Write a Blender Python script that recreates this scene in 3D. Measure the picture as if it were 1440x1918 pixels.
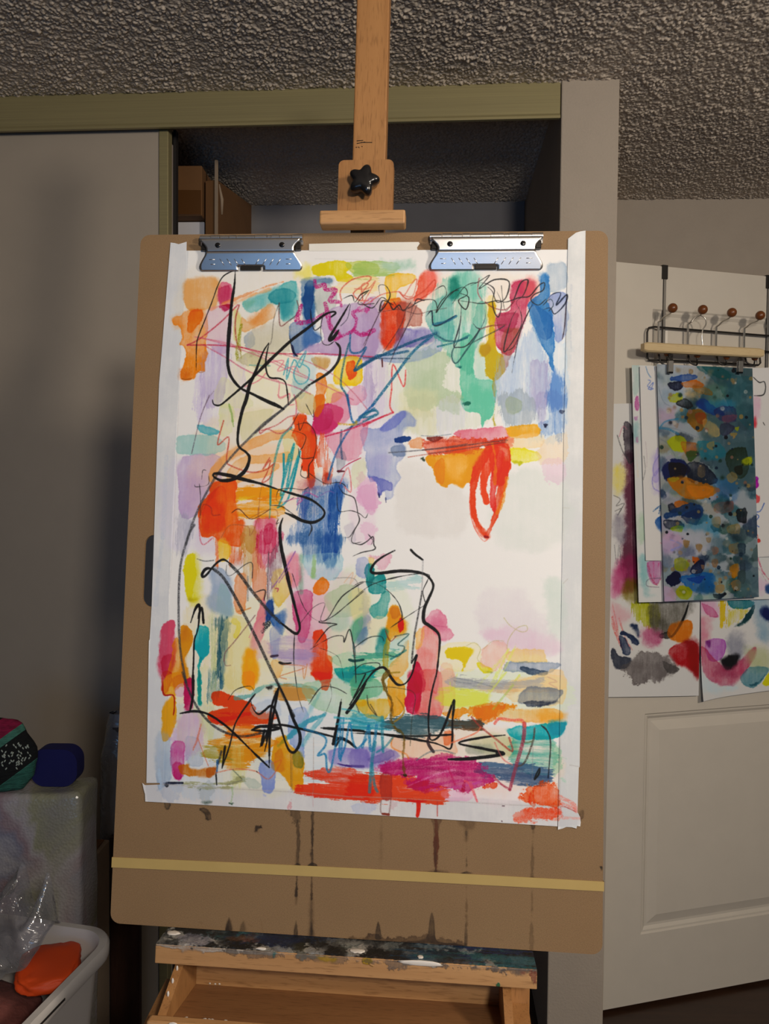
import bpy, bmesh, math, random
import numpy as np
from mathutils import Vector, Matrix
from mathutils.geometry import tessellate_polygon
from mathutils import noise as mnoise

for o in list(bpy.data.objects):
    bpy.data.objects.remove(o)
S = bpy.context.scene
COL = S.collection
random.seed(4)
RNG = np.random.default_rng(7)
R = math.radians

# ---------------------------------------------------------------- camera
FPX = 1440.0
CAMP = Vector((0.0, 0.0, 1.45))
CROT = Matrix.Rotation(R(90 - 1.75), 3, 'X') @ Matrix.Rotation(0.009, 3, 'Z')
cd = bpy.data.cameras.new('camera')
cd.sensor_fit = 'HORIZONTAL'
cd.sensor_width = 36.0
cd.lens = 36.0 * FPX / 1440.0
cd.clip_start = 0.02
cam = bpy.data.objects.new('camera', cd)
cam.matrix_world = Matrix.Translation(CAMP) @ CROT.to_4x4()
COL.objects.link(cam)
S.camera = cam

# ---------------------------------------------------------------- world, lights, exposure
W = bpy.data.worlds.new('room_ambience')
S.world = W
W.use_nodes = True
W.node_tree.nodes['Background'].inputs[0].default_value = (1.0, 0.93, 0.88, 1)
W.node_tree.nodes['Background'].inputs[1].default_value = 0.035
S.view_settings.view_transform = 'Standard'
S.view_settings.look = 'None'
S.view_settings.exposure = 0.0
S.view_settings.gamma = 1.0
S.view_settings.use_curve_mapping = False


def area(name, loc, target, size, power, color, shape='DISK', size_y=None):
    l = bpy.data.lights.new(name, 'AREA')
    l.energy = power
    l.color = color
    l.shape = shape
    l.size = size
    if size_y:
        l.size_y = size_y
    o = bpy.data.objects.new(name, l)
    o.location = loc
    d = Vector(target) - Vector(loc)
    o.rotation_euler = d.to_track_quat('-Z', 'Y').to_euler()
    COL.objects.link(o)
    return o


area('ceiling_lamp_light', (1.65, -0.50, 2.18), (0.0, 1.5, 1.35), 0.26, 30, (1.0, 0.87, 0.72))
area('side_lamp_light', (0.42, -0.65, 1.93), (0.0, 1.5, 1.30), 0.20, 17, (1.0, 0.90, 0.78))
area('window_daylight', (-0.42, -1.5, 1.13), (0.0, 1.2, 1.6), 1.1, 6, (0.20, 0.50, 1.0), 'RECTANGLE', 0.8)

# ---------------------------------------------------------------- helpers


def ray(px, py):
    return CROT @ Vector(((px - 720) / FPX, -(py - 959) / FPX, -1.0))


def at_z(px, py, z):
    d = ray(px, py)
    return CAMP + d * ((z - CAMP.z) / d.z)


class Frame:
    """a local frame of a real surface: x right, y up, z out of the surface toward the room"""

    def __init__(self, o, x, y):
        self.o = Vector(o)
        self.x = Vector(x).normalized()
        y = Vector(y)
        self.y = (y - self.x * y.dot(self.x)).normalized()
        self.z = self.x.cross(self.y)
        self.M = Matrix(((self.x.x, self.y.x, self.z.x, self.o.x), (self.x.y, self.y.y, self.z.y, self.o.y),
                         (self.x.z, self.y.z, self.z.z, self.o.z), (0, 0, 0, 1)))

    def l(self, px, py, off=0.0):
        d = ray(px, py)
        t = ((self.o + self.z * off) - CAMP).dot(self.z) / d.dot(self.z)
        p = CAMP + d * t - self.o
        return (p.dot(self.x), p.dot(self.y))

    def w(self, x, y, z):
        return self.o + self.x * x + self.y * y + self.z * z


def lin(c):
    c = c / 255.0
    return c / 12.92 if c <= 0.04045 else ((c + 0.055) / 1.055) ** 2.4


def hx(h):
    return tuple(lin(int(h[i:i + 2], 16)) for i in (0, 2, 4)) + (1.0,)


def tag(o, label=None, cat=None, group=None, kind=None):
    if label:
        o['label'] = label
    if cat:
        o['category'] = cat
    if group:
        o['group'] = group
    if kind:
        o['kind'] = kind
    return o


def link(o, parent=None, M=None):
    COL.objects.link(o)
    if parent is not None:
        o.parent = parent
    if M is not None:
        o.matrix_world = M
    return o


def empty(name, M):
    o = bpy.data.objects.new(name, None)
    o.empty_display_size = 0.05
    return link(o, None, M)


def mesh(name, verts, faces, mat, parent=None, M=None, smooth=False):
    me = bpy.data.meshes.new(name)
    me.from_pydata([tuple(v) for v in verts], [], faces)
    me.update()
    if smooth:
        for p in me.polygons:
            p.use_smooth = True
    if mat:
        me.materials.append(mat)
    return link(bpy.data.objects.new(name, me), parent, M)


def bobj(name, bm, mat, parent=None, M=None, smooth=False, sharp=None):
    me = bpy.data.meshes.new(name)
    bmesh.ops.recalc_face_normals(bm, faces=bm.faces)
    if smooth:
        for f in bm.faces:
            f.smooth = True
        if sharp:
            for e in bm.edges:
                if len(e.link_faces) == 2 and e.calc_face_angle(0) > sharp:
                    e.smooth = False
    bm.to_mesh(me)
    bm.free()
    if mat:
        me.materials.append(mat)
    return link(bpy.data.objects.new(name, me), parent, M)


def bx(bm, x0, x1, y0, y1, z0, z1, bev=0.0, seg=1, M=None):
    v = [bm.verts.new(p) for p in ((x0, y0, z0), (x1, y0, z0), (x1, y1, z0), (x0, y1, z0),
                                   (x0, y0, z1), (x1, y0, z1), (x1, y1, z1), (x0, y1, z1))]
    fs = [bm.faces.new([v[i] for i in q]) for q in ((3, 2, 1, 0), (4, 5, 6, 7), (0, 1, 5, 4), (1, 2, 6, 5), (2, 3, 7, 6), (3, 0, 4, 7))]
    if bev:
        es = list({e for f in fs for e in f.edges})
        r = bmesh.ops.bevel(bm, geom=es, offset=bev, segments=seg, affect='EDGES', profile=0.5)
        v = list({q for f in r['faces'] for q in f.verts} | {q for q in v if q.is_valid})
    if M is not None:
        for q in v:
            if q.is_valid:
                q.co = M @ q.co
    return bm


def box(name, dims, mat, parent=None, M=None, bev=0.0, seg=1, L=None):
    bm = bmesh.new()
    bx(bm, *dims, bev=bev, seg=seg, M=L)
    return bobj(name, bm, mat, parent, M)


def prism(name, loops, z0, z1, mat, parent=None, M=None, bm=None):
    """solid from an outline (and holes), faces at z0 and z1"""
    own = bm is None
    if own:
        bm = bmesh.new()
    flat = [Vector((p[0], p[1], 0)) for lp in loops for p in lp]
    tris = tessellate_polygon([[Vector((p[0], p[1], 0)) for p in lp] for lp in loops])
    a = [bm.verts.new((p.x, p.y, z0)) for p in flat]
    b = [bm.verts.new((p.x, p.y, z1)) for p in flat]
    for t in tris:
        try:
            bm.faces.new([a[i] for i in t])
            bm.faces.new([b[i] for i in reversed(t)])
        except ValueError:
            pass
    k = 0
    for lp in loops:
        n = len(lp)
        for i in range(n):
            j = (i + 1) % n
            bm.faces.new((a[k + i], a[k + j], b[k + j], b[k + i]))
        k += n
    if own:
        return bobj(name, bm, mat, parent, M)


def rrect(x0, x1, y0, y1, r, n=6):
    out = []
    for cx, cy, a0 in ((x1 - r, y1 - r, 0), (x0 + r, y1 - r, 90), (x0 + r, y0 + r, 180), (x1 - r, y0 + r, 270)):
        for i in range(n + 1):
            a = R(a0 + 90 * i / n)
            out.append((cx + r * math.cos(a), cy + r * math.sin(a)))
    return out


def tube(bm, pts, r, n=8, caps=True):
    pts = [Vector(p) for p in pts]
    rs = r if isinstance(r, (list, tuple)) else [r] * len(pts)
    rings = []
    up = None
    for i, p in enumerate(pts):
        d = (pts[min(i + 1, len(pts) - 1)] - pts[max(i - 1, 0)]).normalized()
        if up is None:
            up = d.orthogonal().normalized()
        up = (up - d * up.dot(d)).normalized()
        s = d.cross(up)
        rings.append([bm.verts.new(p + (up * math.cos(2 * math.pi * k / n) + s * math.sin(2 * math.pi * k / n)) * rs[i]) for k in range(n)])
    for a, b in zip(rings, rings[1:]):
        for k in range(n):
            bm.faces.new((a[k], a[(k + 1) % n], b[(k + 1) % n], b[k]))
    if caps:
        bm.faces.new(list(reversed(rings[0])))
        bm.faces.new(rings[-1])
    return bm


def smooth_pts(pts, n=6, closed=False):
    P = [np.array(p, float) for p in pts]
    out = []
    N = len(P)
    for i in range(N if closed else N - 1):
        if closed:
            a, b, c, d = P[i - 1], P[i], P[(i + 1) % N], P[(i + 2) % N]
        else:
            a, b, c, d = P[max(i - 1, 0)], P[i], P[i + 1], P[min(i + 2, N - 1)]
        for k in range(n):
            t = k / n
            out.append(0.5 * (2 * b + (c - a) * t + (2 * a - 5 * b + 4 * c - d) * t * t + (3 * b - a - 3 * c + d) * t ** 3))
    if not closed:
        out.append(P[-1])
    return out


def sphere(bm, c, r, u=16, v=10, sc=(1, 1, 1)):
    bmesh.ops.create_uvsphere(bm, u_segments=u, v_segments=v, radius=1.0,
                              matrix=Matrix.Translation(c) @ Matrix.Diagonal((r * sc[0], r * sc[1], r * sc[2], 1)))


# ---------------------------------------------------------------- materials


class NT:
    def __init__(self, name):
        self.m = bpy.data.materials.new(name)
        self.m.use_nodes = True
        self.t = self.m.node_tree
        self.b = self.t.nodes['Principled BSDF']
        self.out = self.t.nodes['Material Output']

    def n(self, typ, **kw):
        nd = self.t.nodes.new(typ)
        for k, v in kw.items():
            setattr(nd, k, v)
        return nd

    def l(self, a, b):
        self.t.links.new(a, b)

    def coord(self, scale=(1, 1, 1), loc=(0, 0, 0), out='Object'):
        c = self.n('ShaderNodeTexCoord')
        mp = self.n('ShaderNodeMapping')
        mp.inputs['Scale'].default_value = scale
        mp.inputs['Location'].default_value = loc
        self.l(c.outputs[out], mp.inputs['Vector'])
        return mp.outputs[0]

    def noise(self, vec, scale, detail=4, rough=0.55, dist=0.0):
        q = self.n('ShaderNodeTexNoise')
        q.inputs['Scale'].default_value = scale
        q.inputs['Detail'].default_value = detail
        q.inputs['Roughness'].default_value = rough
        q.inputs['Distortion'].default_value = dist
        self.l(vec, q.inputs['Vector'])
        return q.outputs['Fac']

    def ramp(self, fac, stops):
        r = self.n('ShaderNodeValToRGB')
        e = r.color_ramp.elements
        while len(e) < len(stops):
            e.new(0.5)
        for q, (p, c) in zip(e, stops):
            q.position = p
            q.color = c
        self.l(fac, r.inputs[0])
        return r.outputs[0]

    def mix(self, fac, a, b, blend='MIX'):
        m = self.n('ShaderNodeMix', data_type='RGBA', blend_type=blend)
        for s, v in ((m.inputs[0], fac), (m.inputs[6], a), (m.inputs[7], b)):
            if hasattr(v, 'links'):
                self.l(v, s)
            else:
                s.default_value = v
        return m.outputs[2]

    def bump(self, h, strength=0.3, dist=0.002):
        b = self.n('ShaderNodeBump')
        b.inputs['Strength'].default_value = strength
        b.inputs['Distance'].default_value = dist
        self.l(h, b.inputs['Height'])
        self.l(b.outputs[0], self.b.inputs['Normal'])

    def set(self, color=None, rough=None, metal=None, **kw):
        if color is not None:
            if hasattr(color, 'links'):
                self.l(color, self.b.inputs['Base Color'])
            else:
                self.b.inputs['Base Color'].default_value = color
        if rough is not None:
            self.b.inputs['Roughness'].default_value = rough
        if metal is not None:
            self.b.inputs['Metallic'].default_value = metal
        for k, v in kw.items():
            self.b.inputs[k].default_value = v
        return self


def sc(c, k):
    return (min(c[0] * k, 1), min(c[1] * k, 1), min(c[2] * k, 1), 1)


def plain(name, color, rough=0.5, metal=0.0, var=0.08, scale=12, bump=0.0, bscale=200, bdist=0.001, **kw):
    m = NT(name)
    v = m.coord()
    f = m.noise(v, scale, 5)
    c = m.ramp(f, [(0.3, sc(color, 1 - var)), (0.7, sc(color, 1 + var))])
    m.set(c, rough, metal, **kw)
    if bump:
        m.bump(m.noise(v, bscale, 3), bump, bdist)
    return m.m


def wood(name, c0, c1, axis=1, rough=0.45, fine=1.0, speck=0.5):
    m = NT(name)
    s = [26, 26, 26]
    s[axis] = 1.6
    v = m.coord(tuple(s))
    f = m.noise(v, 1.0 * fine, 5, 0.6, 0.6)
    c = m.ramp(f, [(0.3, c0), (0.72, c1)])
    s2 = [420, 420, 420]
    s2[axis] = 40
    v2 = m.coord(tuple(s2))
    f2 = m.noise(v2, 1.0, 2, 0.5)
    fl = m.ramp(f2, [(0.32, (speck, speck * 0.9, speck * 0.8, 1)), (0.46, (1, 1, 1, 1))])
    c = m.mix(0.55, c, fl, 'MULTIPLY')
    m.set(c, rough)
    m.bump(f2, 0.08, 0.0005)
    return m.m


WHITE_PAINT = plain('white_door_paint', hx('c6bfb3'), 0.42, var=0.02, bump=0.05, bscale=60)
GREIGE = plain('greige_wall_paint', hx('a3988b'), 0.75, var=0.03, bump=0.35, bscale=170, bdist=0.0025)
GREIGE_DOOR = plain('greige_door_paint', hx('a59a8c'), 0.55, var=0.02, bump=0.06, bscale=120)
CLOSET_IN = plain('closet_inner_paint', hx('8f8d90'), 0.8, var=0.05, bump=0.2, bscale=150)
BLACK_PLASTIC = plain('black_plastic', (0.006, 0.006, 0.007, 1), 0.22, var=0.1)
BLACK_GAP = plain('gap_shade_black', (0.012, 0.009, 0.008, 1), 0.6, var=0.1)  # near-black colour that paints the shade inside gaps and slots
EDGE_LIGHT = plain('pale_edge_strip', hx('9a8f88'), 0.5)
CHROME = plain('chrome_wire', (0.62, 0.60, 0.56, 1), 0.28, 0.9, var=0.04)
DARK_WIRE = plain('dark_wire', (0.035, 0.032, 0.030, 1), 0.38, 0.6)
STEEL = plain('polished_steel', (0.66, 0.64, 0.62, 1), 0.33, 1.0, var=0.03, bump=0.02, bscale=400)
BROWN_BALL = plain('stained_wood_ball', hx('6e3d1c'), 0.3, var=0.15)
CREAM_WOOD = wood('pale_hanger_wood', hx('bda67c'), hx('cdb78d'), 0, 0.4, 0.6, 0.85)
BEECH_V = wood('beech_along_mast', hx('96683c'), hx('ab7c4c'), 1)
BEECH_H = wood('beech_across', hx('ae8254'), hx('c49868'), 0)
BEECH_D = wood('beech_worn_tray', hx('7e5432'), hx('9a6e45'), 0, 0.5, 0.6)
DARK_FLOOR = wood('dark_floor_wood', hx('2a1a12'), hx('3c271b'), 0, 0.35)
DARK_WOOD = wood('dark_stained_wood', hx('35221a'), hx('4c3226'), 2, 0.5)
CARDBOARD = plain('brown_cardboard', hx('6a4826'), 0.85, var=0.07, bump=0.1, bscale=300)
CARD_TAPE = plain('brown_packing_tape', hx('54361a'), 0.3, var=0.05)
WHITE_CARD = plain('white_card', hx('c9c9cf'), 0.7, var=0.03)
DULL_CARD = plain('dull_cardboard', hx('988672'), 0.85, var=0.06)
WHITE_PLASTIC = plain('white_bin_plastic', hx('c4bfbb'), 0.35, var=0.03)
ORANGE = plain('orange_fabric', hx('d8480f'), 0.6, var=0.1, scale=5)
NAVY = plain('navy_fabric', hx('0a0d52'), 0.85, var=0.1, bump=0.2, bscale=500)


def brass():
    m = NT('brushed_brass_anodised')
    v = m.coord((2, 300, 300))
    f = m.noise(v, 1.0, 3)
    c = m.ramp(f, [(0.3, hx('938a66')), (0.7, hx('a0966e'))])
    m.set(c, 0.40, 0.35)
    return m.m


BRASS = brass()


def popcorn():
    m = NT('popcorn_ceiling')
    v = m.coord()
    f = m.noise(v, 160, 4, 0.7)
    c = m.ramp(f, [(0.3, hx('bdb0a0')), (0.7, hx('dccfbf'))])
    m.set(c, 0.9)
    m.bump(m.noise(v, 420, 3, 0.7), 0.6, 0.002)
    return m.m


POPCORN = popcorn()

# ---------------------------------------------------------------- paint engine: lays washes and drawn lines on a sheet of paper
NZ = 1024


def fft_noise(p, ax=1.0, ay=1.0):
    kx = np.fft.fftfreq(NZ)[None, :] * NZ * ax
    ky = np.fft.fftfreq(NZ)[:, None] * NZ * ay
    k = np.sqrt(kx * kx + ky * ky) + 4.0
    s = (RNG.normal(size=(NZ, NZ)) + 1j * RNG.normal(size=(NZ, NZ))) / k ** p
    z = np.fft.ifft2(s).real
    return (z / z.std()).astype(np.float32)


N_RAG = fft_noise(1.5)
N_CLOUD = fft_noise(2.0)
N_GRAIN = np.clip(fft_noise(0.35), -2.5, 2.5)
N_V = fft_noise(1.15, 1.0, 14.0)
N_H = fft_noise(1.15, 14.0, 1.0)
_off = [0]


def nwin(N, y0, x0, h, w):
    _off[0] += 137
    ys = (np.arange(y0, y0 + h) + _off[0] * 3) % NZ
    xs = (np.arange(x0, x0 + w) + _off[0] * 7) % NZ
    return N[np.ix_(ys, xs)]


def hex3(h):
    return np.array([int(h[i:i + 2], 16) / 255.0 for i in (0, 2, 4)], np.float32)


class Canvas:
    def __init__(self, frame, off, dom, res, base='ffffff', s=None):
        self.f, self.off, self.dom, self.res = frame, off, dom, res
        self.w = int((dom[1] - dom[0]) * res)
        self.h = int((dom[3] - dom[2]) * res)
        self.c = np.empty((self.h, self.w, 3), np.float32)
        self.c[:] = hex3(base)
        self.a = np.zeros((self.h, self.w), np.float32)
        x0, y0 = frame.l(700, 950, off)
        x1, y1 = frame.l(710, 950, off)
        self.k = s or math.hypot(x1 - x0, y1 - y0) / 10 * res        # canvas px per photo px

    def pt(self, px, py):
        x, y = self.f.l(px, py, self.off)
        return ((x - self.dom[0]) * self.res, (y - self.dom[2]) * self.res)

    def put(self, y0, x0, al, col, mul):
        h, w = al.shape
        c = self.c[y0:y0 + h, x0:x0 + w]
        al3 = al[..., None]
        src = col * (1 - mul) + mul * c * col
        self.c[y0:y0 + h, x0:x0 + w] = c * (1 - al3) + al3 * src
        q = self.a[y0:y0 + h, x0:x0 + w]
        self.a[y0:y0 + h, x0:x0 + w] = q + (1 - q) * al

    def clipbox(self, P, pad):
        x0 = max(int(P[:, 0].min() - pad), 0)
        x1 = min(int(P[:, 0].max() + pad) + 1, self.w)
        y0 = max(int(P[:, 1].min() - pad), 0)
        y1 = min(int(P[:, 1].max() + pad) + 1, self.h)
        return x0, x1, y0, y1

    def finish_wash(self, sd, y0, x0, col, alpha, rag, soft, streak, edge, mul):
        h, w = sd.shape
        k = self.k
        sd = sd + rag * k * nwin(N_RAG, y0, x0, h, w)
        if streak:
            sd = sd + 3.6 * k * nwin(N_V if streak == 'v' else N_H, y0, x0, h, w)
        lost = np.clip(nwin(N_CLOUD, y0, x0, h, w) - 0.15, 0, 1.3)      # lost-and-found edges
        sf = (soft + 7.0 * lost) * k
        a = np.clip(sd / sf + 0.5, 0, 1)
        a = a * a * (3 - 2 * a)
        d = 0.97 + 0.17 * nwin(N_CLOUD, y0, x0, h, w) + 0.045 * nwin(N_GRAIN, y0, x0, h, w)
        d = d + (np.linspace(0.16, -0.16, h, dtype=np.float32) * (1 if _off[0] % 3 else -1))[:, None]
        if streak == 'v':
            d = d + 0.24 * nwin(N_V, y0, x0, h, w)
        elif streak == 'h':
            d = d + 0.24 * nwin(N_H, y0, x0, h, w)
        else:
            d = d + 0.07 * nwin(N_V, y0, x0, h, w)
        if edge:
            d = d + edge * np.exp(-((sd - 1.2 * k) / (1.5 * k)) ** 2) * (1 - 0.7 * np.minimum(lost, 1))
        self.put(y0, x0, np.clip(alpha * 1.06 * a * d, 0, 0.98), col, mul)

    def wash(self, pts, col, alpha, rag=1.3, soft=2.0, streak='', edge=0.25, mul=0.42, sub=4):
        P = np.array(smooth_pts(pts, sub, True), np.float32) if sub > 1 else np.array(pts, np.float32)
        x0, x1, y0, y1 = self.clipbox(P, (4 * rag + soft + 2) * self.k)
        if x1 <= x0 or y1 <= y0:
            return
        Y, X = np.mgrid[y0:y1, x0:x1].astype(np.float32)
        D = np.full(X.shape, 1e9, np.float32)
        I = np.zeros(X.shape, bool)
        n = len(P)
        for i in range(n):
            ax, ay = P[i]
            bx_, by = P[(i + 1) % n]
            ex, ey = bx_ - ax, by - ay
            L = ex * ex + ey * ey + 1e-9
            t = np.clip(((X - ax) * ex + (Y - ay) * ey) / L, 0, 1)
            dx = X - ax - t * ex
            dy = Y - ay - t * ey
            np.minimum(D, dx * dx + dy * dy, out=D)
            if abs(ey) > 1e-6:
                cr = ((ay > Y) != (by > Y)) & (X < (Y - ay) / ey * ex + ax)
                I ^= cr
        sd = np.where(I, 1, -1) * np.sqrt(D)
        self.finish_wash(sd, y0, x0, col, alpha, rag, soft, streak, edge, mul)

    def stroke_sd(self, pts, w0, w1, sub, taper):
        P = np.array(smooth_pts(pts, sub), np.float32)
        r0, r1 = w0 / 2, w1 / 2
        pad = max(r0, r1) + 8 * self.k
        x0, x1, y0, y1 = self.clipbox(P, pad)
        if x1 <= x0 or y1 <= y0:
            return None
        D = np.full((y1 - y0, x1 - x0), -1e3, np.float32)
        n = len(P)
        for i in range(n - 1):
            a, b = P[i], P[i + 1]
            t0 = i / (n - 1)
            ra = r0 + (r1 - r0) * t0
            if taper:
                ra *= 1.0 + 0.22 * math.sin(i * 0.19 + r0 * 3)
                ra *= min(1, 0.35 + 5 * t0, 0.35 + 5 * (1 - t0))
            m = int(ra + 8 * self.k) + 1
            u0 = max(int(min(a[0], b[0])) - m, x0)
            u1 = min(int(max(a[0], b[0])) + m, x1)
            v0 = max(int(min(a[1], b[1])) - m, y0)
            v1 = min(int(max(a[1], b[1])) + m, y1)
            if u1 <= u0 or v1 <= v0:
                continue
            X = np.arange(u0, u1, dtype=np.float32)[None, :]
            Y = np.arange(v0, v1, dtype=np.float32)[:, None]
            ex, ey = b - a
            L = ex * ex + ey * ey + 1e-9
            t = np.clip(((X - a[0]) * ex + (Y - a[1]) * ey) / L, 0, 1)
            d = ra - np.sqrt((X - a[0] - t * ex) ** 2 + (Y - a[1] - t * ey) ** 2)
            s = D[v0 - y0:v1 - y0, u0 - x0:u1 - x0]
            np.maximum(s, d, out=s)
        return D, y0, x0

    def line(self, pts, col, alpha, w0, w1, mode='l', sub=5):
        r = self.stroke_sd(pts, w0, w1, sub, mode == 'l')
        if r is None:
            return
        sd, y0, x0 = r
        k = self.k
        h, w = sd.shape
        if mode == 'b':
            self.finish_wash(sd, y0, x0, col, alpha, 1.2, 2.0, '', 0.2, 0.3)
            return
        g = nwin(N_GRAIN, y0, x0, h, w)
        if mode == 'l':
            a = np.clip((sd + 0.25 * k * nwin(N_RAG, y0, x0, h, w)) / (0.9 * k) + 0.5, 0, 1) * (1 + 0.06 * g)
        elif mode == 'p':
            a = np.clip(sd / (1.3 * k) + 0.55, 0, 1) * np.clip(0.85 + 0.28 * g, 0, 1.2)
        else:
            a = np.clip((sd + 0.8 * k * nwin(N_RAG, y0, x0, h, w)) / (1.5 * k) + 0.5, 0, 1) * np.clip(0.72 + 0.5 * g, 0, 1.25)
        self.put(y0, x0, np.clip(alpha * a, 0, 0.98), col, 0.15)

    def run(self, data, tiles):
        for ln in data.strip().splitlines():
            q = ln.split()
            if not q or q[0].startswith('#'):
                continue
            cmd, tl, col, al = q[0], tiles[q[1]], hex3(q[2]), int(q[3]) / 100.0
            i = 4
            w0 = w1 = 0
            if cmd[0] != 'w':
                ws = q[4].split('-')
                w0 = float(ws[0]) / tl[2] * self.k
                w1 = float(ws[-1]) / tl[2] * self.k
                i = 5
            pts = []
            for s in q[i:]:
                a, b = s.split(',')
                pts.append(self.pt(tl[0] + float(a) / tl[2], tl[1] + float(b) / tl[2]))
            if cmd[0] == 'w':
                st = 'v' if 'v' in cmd else 'h' if 'h' in cmd else ''
                if 's' in cmd:
                    self.wash(pts, col, al, 3.0, 16.0, st, 0, 0.35)
                elif 'r' in cmd:
                    self.wash(pts, col, al, 4.0, 2.6, st, 0.25)
                elif 'n' in cmd:
                    self.wash(pts, col, al, 0.5, 1.3, st, 0.12)
                else:
                    self.wash(pts, col, al, 1.3, 2.0, st)
            else:
                self.line(pts, col, al, w0, w1, cmd[0])

    def image(self, name, rgba=False, white=None):
        c = self.c
        if white is not None:
            wl = hex3(white)
            l = np.where(c <= 0.04045, c / 12.92, ((c + 0.055) / 1.055) ** 2.4)
            wl = np.where(wl <= 0.04045, wl / 12.92, ((wl + 0.055) / 1.055) ** 2.4)
            l = l / wl * 0.80
            g = l.mean(-1, keepdims=True)
            l = np.clip(g + (l - g) * 1.10, 0.004, 0.9)
            c = np.where(l <= 0.0031308, l * 12.92, 1.055 * np.maximum(l, 1e-6) ** (1 / 2.4) - 0.055)
        img = bpy.data.images.new(name, self.w, self.h, alpha=rgba)
        buf = np.ones((self.h, self.w, 4), np.float32)
        buf[..., :3] = c
        if rgba:
            buf[..., 3] = self.a
        img.pixels.foreach_set(np.clip(buf, 0, 1).ravel())
        img.update()
        img.pack()
        return img

    def node(self, m, img):
        x0, x1, y0, y1 = self.dom
        v = m.coord((1 / (x1 - x0), 1 / (y1 - y0), 1), (-x0 / (x1 - x0), -y0 / (y1 - y0), 0))
        t = m.n('ShaderNodeTexImage', interpolation='Cubic', extension='EXTEND')
        t.image = img
        m.l(v, t.inputs[0])
        return t


def paper_mat(name, canvas, img, rough=0.75, bump=0.12):
    m = NT(name)
    t = canvas.node(m, img)
    m.set(t.outputs[0], rough)
    m.b.inputs['Specular IOR Level'].default_value = 0.22
    v = m.coord()
    m.bump(m.noise(v, 700, 3), bump, 0.0006)
    return m.m


# ---------------------------------------------------------------- frames of the real surfaces
def P3(px, py, Y):
    d = ray(px, py)
    return CAMP + d * (Y / d.y)


CL = Frame((0.4155, 1.8905, 0), (1.4032, -0.0957, 0), (0, 0, 1))       # closet front
DR = Frame((0.6217, 2.0864, 0), (0.5263, 0.1418, 0), (0, 0, 1))        # open panel door
WR = Frame((0.7872, 2.6392, 0), (0.4964, -0.0214, 0), (0, 0, 1))       # wall beyond the door
_h = Vector((0.99670965, -0.08059367, -0.00863372))
_v = Vector((0.01315382, 0.08950535, 0.99589948))
_p0 = CAMP + ray(690, 1100) * 1.08
_B = Frame(_p0, _h, _v)
BB = Frame(_B.w(-0.0117, -0.4797, 0), _h, _v)                          # drawing board, origin at the foot of its front face
CEIL = 2.44

# ---------------------------------------------------------------- the room


def structure(o):
    o['kind'] = 'structure'
    return o


structure(box('floor', (-2.6, 2.6, -1.8, 3.3, -0.03, 0.0), DARK_FLOOR))


def popcorn_ceiling():
    x0, x1, y0, y1, st = -1.36, 1.78, 1.25, 2.79, 0.0021
    nx, ny = int((x1 - x0) / st), int((y1 - y0) / st)
    H = np.zeros((ny, nx), np.float32)
    n = int((x1 - x0) * (y1 - y0) / 0.0047 ** 2)
    px = RNG.uniform(0, nx, n)
    py = RNG.uniform(0, ny, n)
    rr = RNG.uniform(0.9, 2.3, n)
    am = RNG.uniform(0.001, 0.0052, n) * (rr / 1.6)
    clump = N_CLOUD[(py * 9).astype(int) % NZ, (px * 9).astype(int) % NZ]
    am *= np.clip(0.95 + 0.16 * clump, 0.5, 1.4)
    for dy in range(-2, 3):
        for dx in range(-2, 3):
            ix = np.clip((px + dx).astype(int), 0, nx - 1)
            iy = np.clip((py + dy).astype(int), 0, ny - 1)
            d2 = ((ix - px) ** 2 + (iy - py) ** 2) / rr ** 2
            np.maximum.at(H, (iy, ix), (am * np.clip(1 - d2 * 0.75, 0, 1) ** 0.6).astype(np.float32))
    X, Y = np.meshgrid(np.linspace(x0, x1, nx), np.linspace(y0, y1, ny))
    H += 0.0004 * RNG.normal(size=H.shape).clip(-2, 2).astype(np.float32)
    co = np.stack([X, Y, CEIL - H], -1).reshape(-1, 3).astype(np.float32)
    i = np.arange(nx * ny).reshape(ny, nx)
    keep = (np.abs(X) < 0.535 * Y + 0.30) & ~((Y > 2.03) & (X < -0.66))
    q = np.stack([i[:-1, :-1], i[1:, :-1], i[1:, 1:], i[:-1, 1:]], -1)[keep[:-1, :-1]].reshape(-1, 4)
    used, inv = np.unique(q, return_inverse=True)
    co = co[used]
    q = inv.reshape(-1, 4).astype(np.int32)
    me = bpy.data.meshes.new('ceiling')
    me.vertices.add(len(co))
    me.vertices.foreach_set('co', co.ravel())
    me.loops.add(q.size)
    me.loops.foreach_set('vertex_index', q.ravel())
    me.polygons.add(len(q))
    me.polygons.foreach_set('loop_start', np.arange(0, q.size, 4, dtype=np.int32))
    me.update(calc_edges=True)
    me.polygons.foreach_set('use_smooth', np.ones(len(q), bool))
    me.materials.append(POPCORN)
    o = link(bpy.data.objects.new('ceiling', me))
    structure(o)
    # plain slab above and around the textured part
    bm = bmesh.new()
    bx(bm, -2.6, 2.6, -1.8, 3.3, CEIL + 0.002, CEIL + 0.05)
    ms = NT('popcorn_slab')
    fs = ms.noise(ms.coord(), 130, 3, 0.6)
    ms.set(ms.ramp(fs, [(0.35, hx('bdb0a0')), (0.65, hx('dccfbf'))]), 0.9)
    ms.bump(fs, 1.0, 0.012)
    bobj('ceiling_slab', bm, ms.m, o)


popcorn_ceiling()

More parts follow.
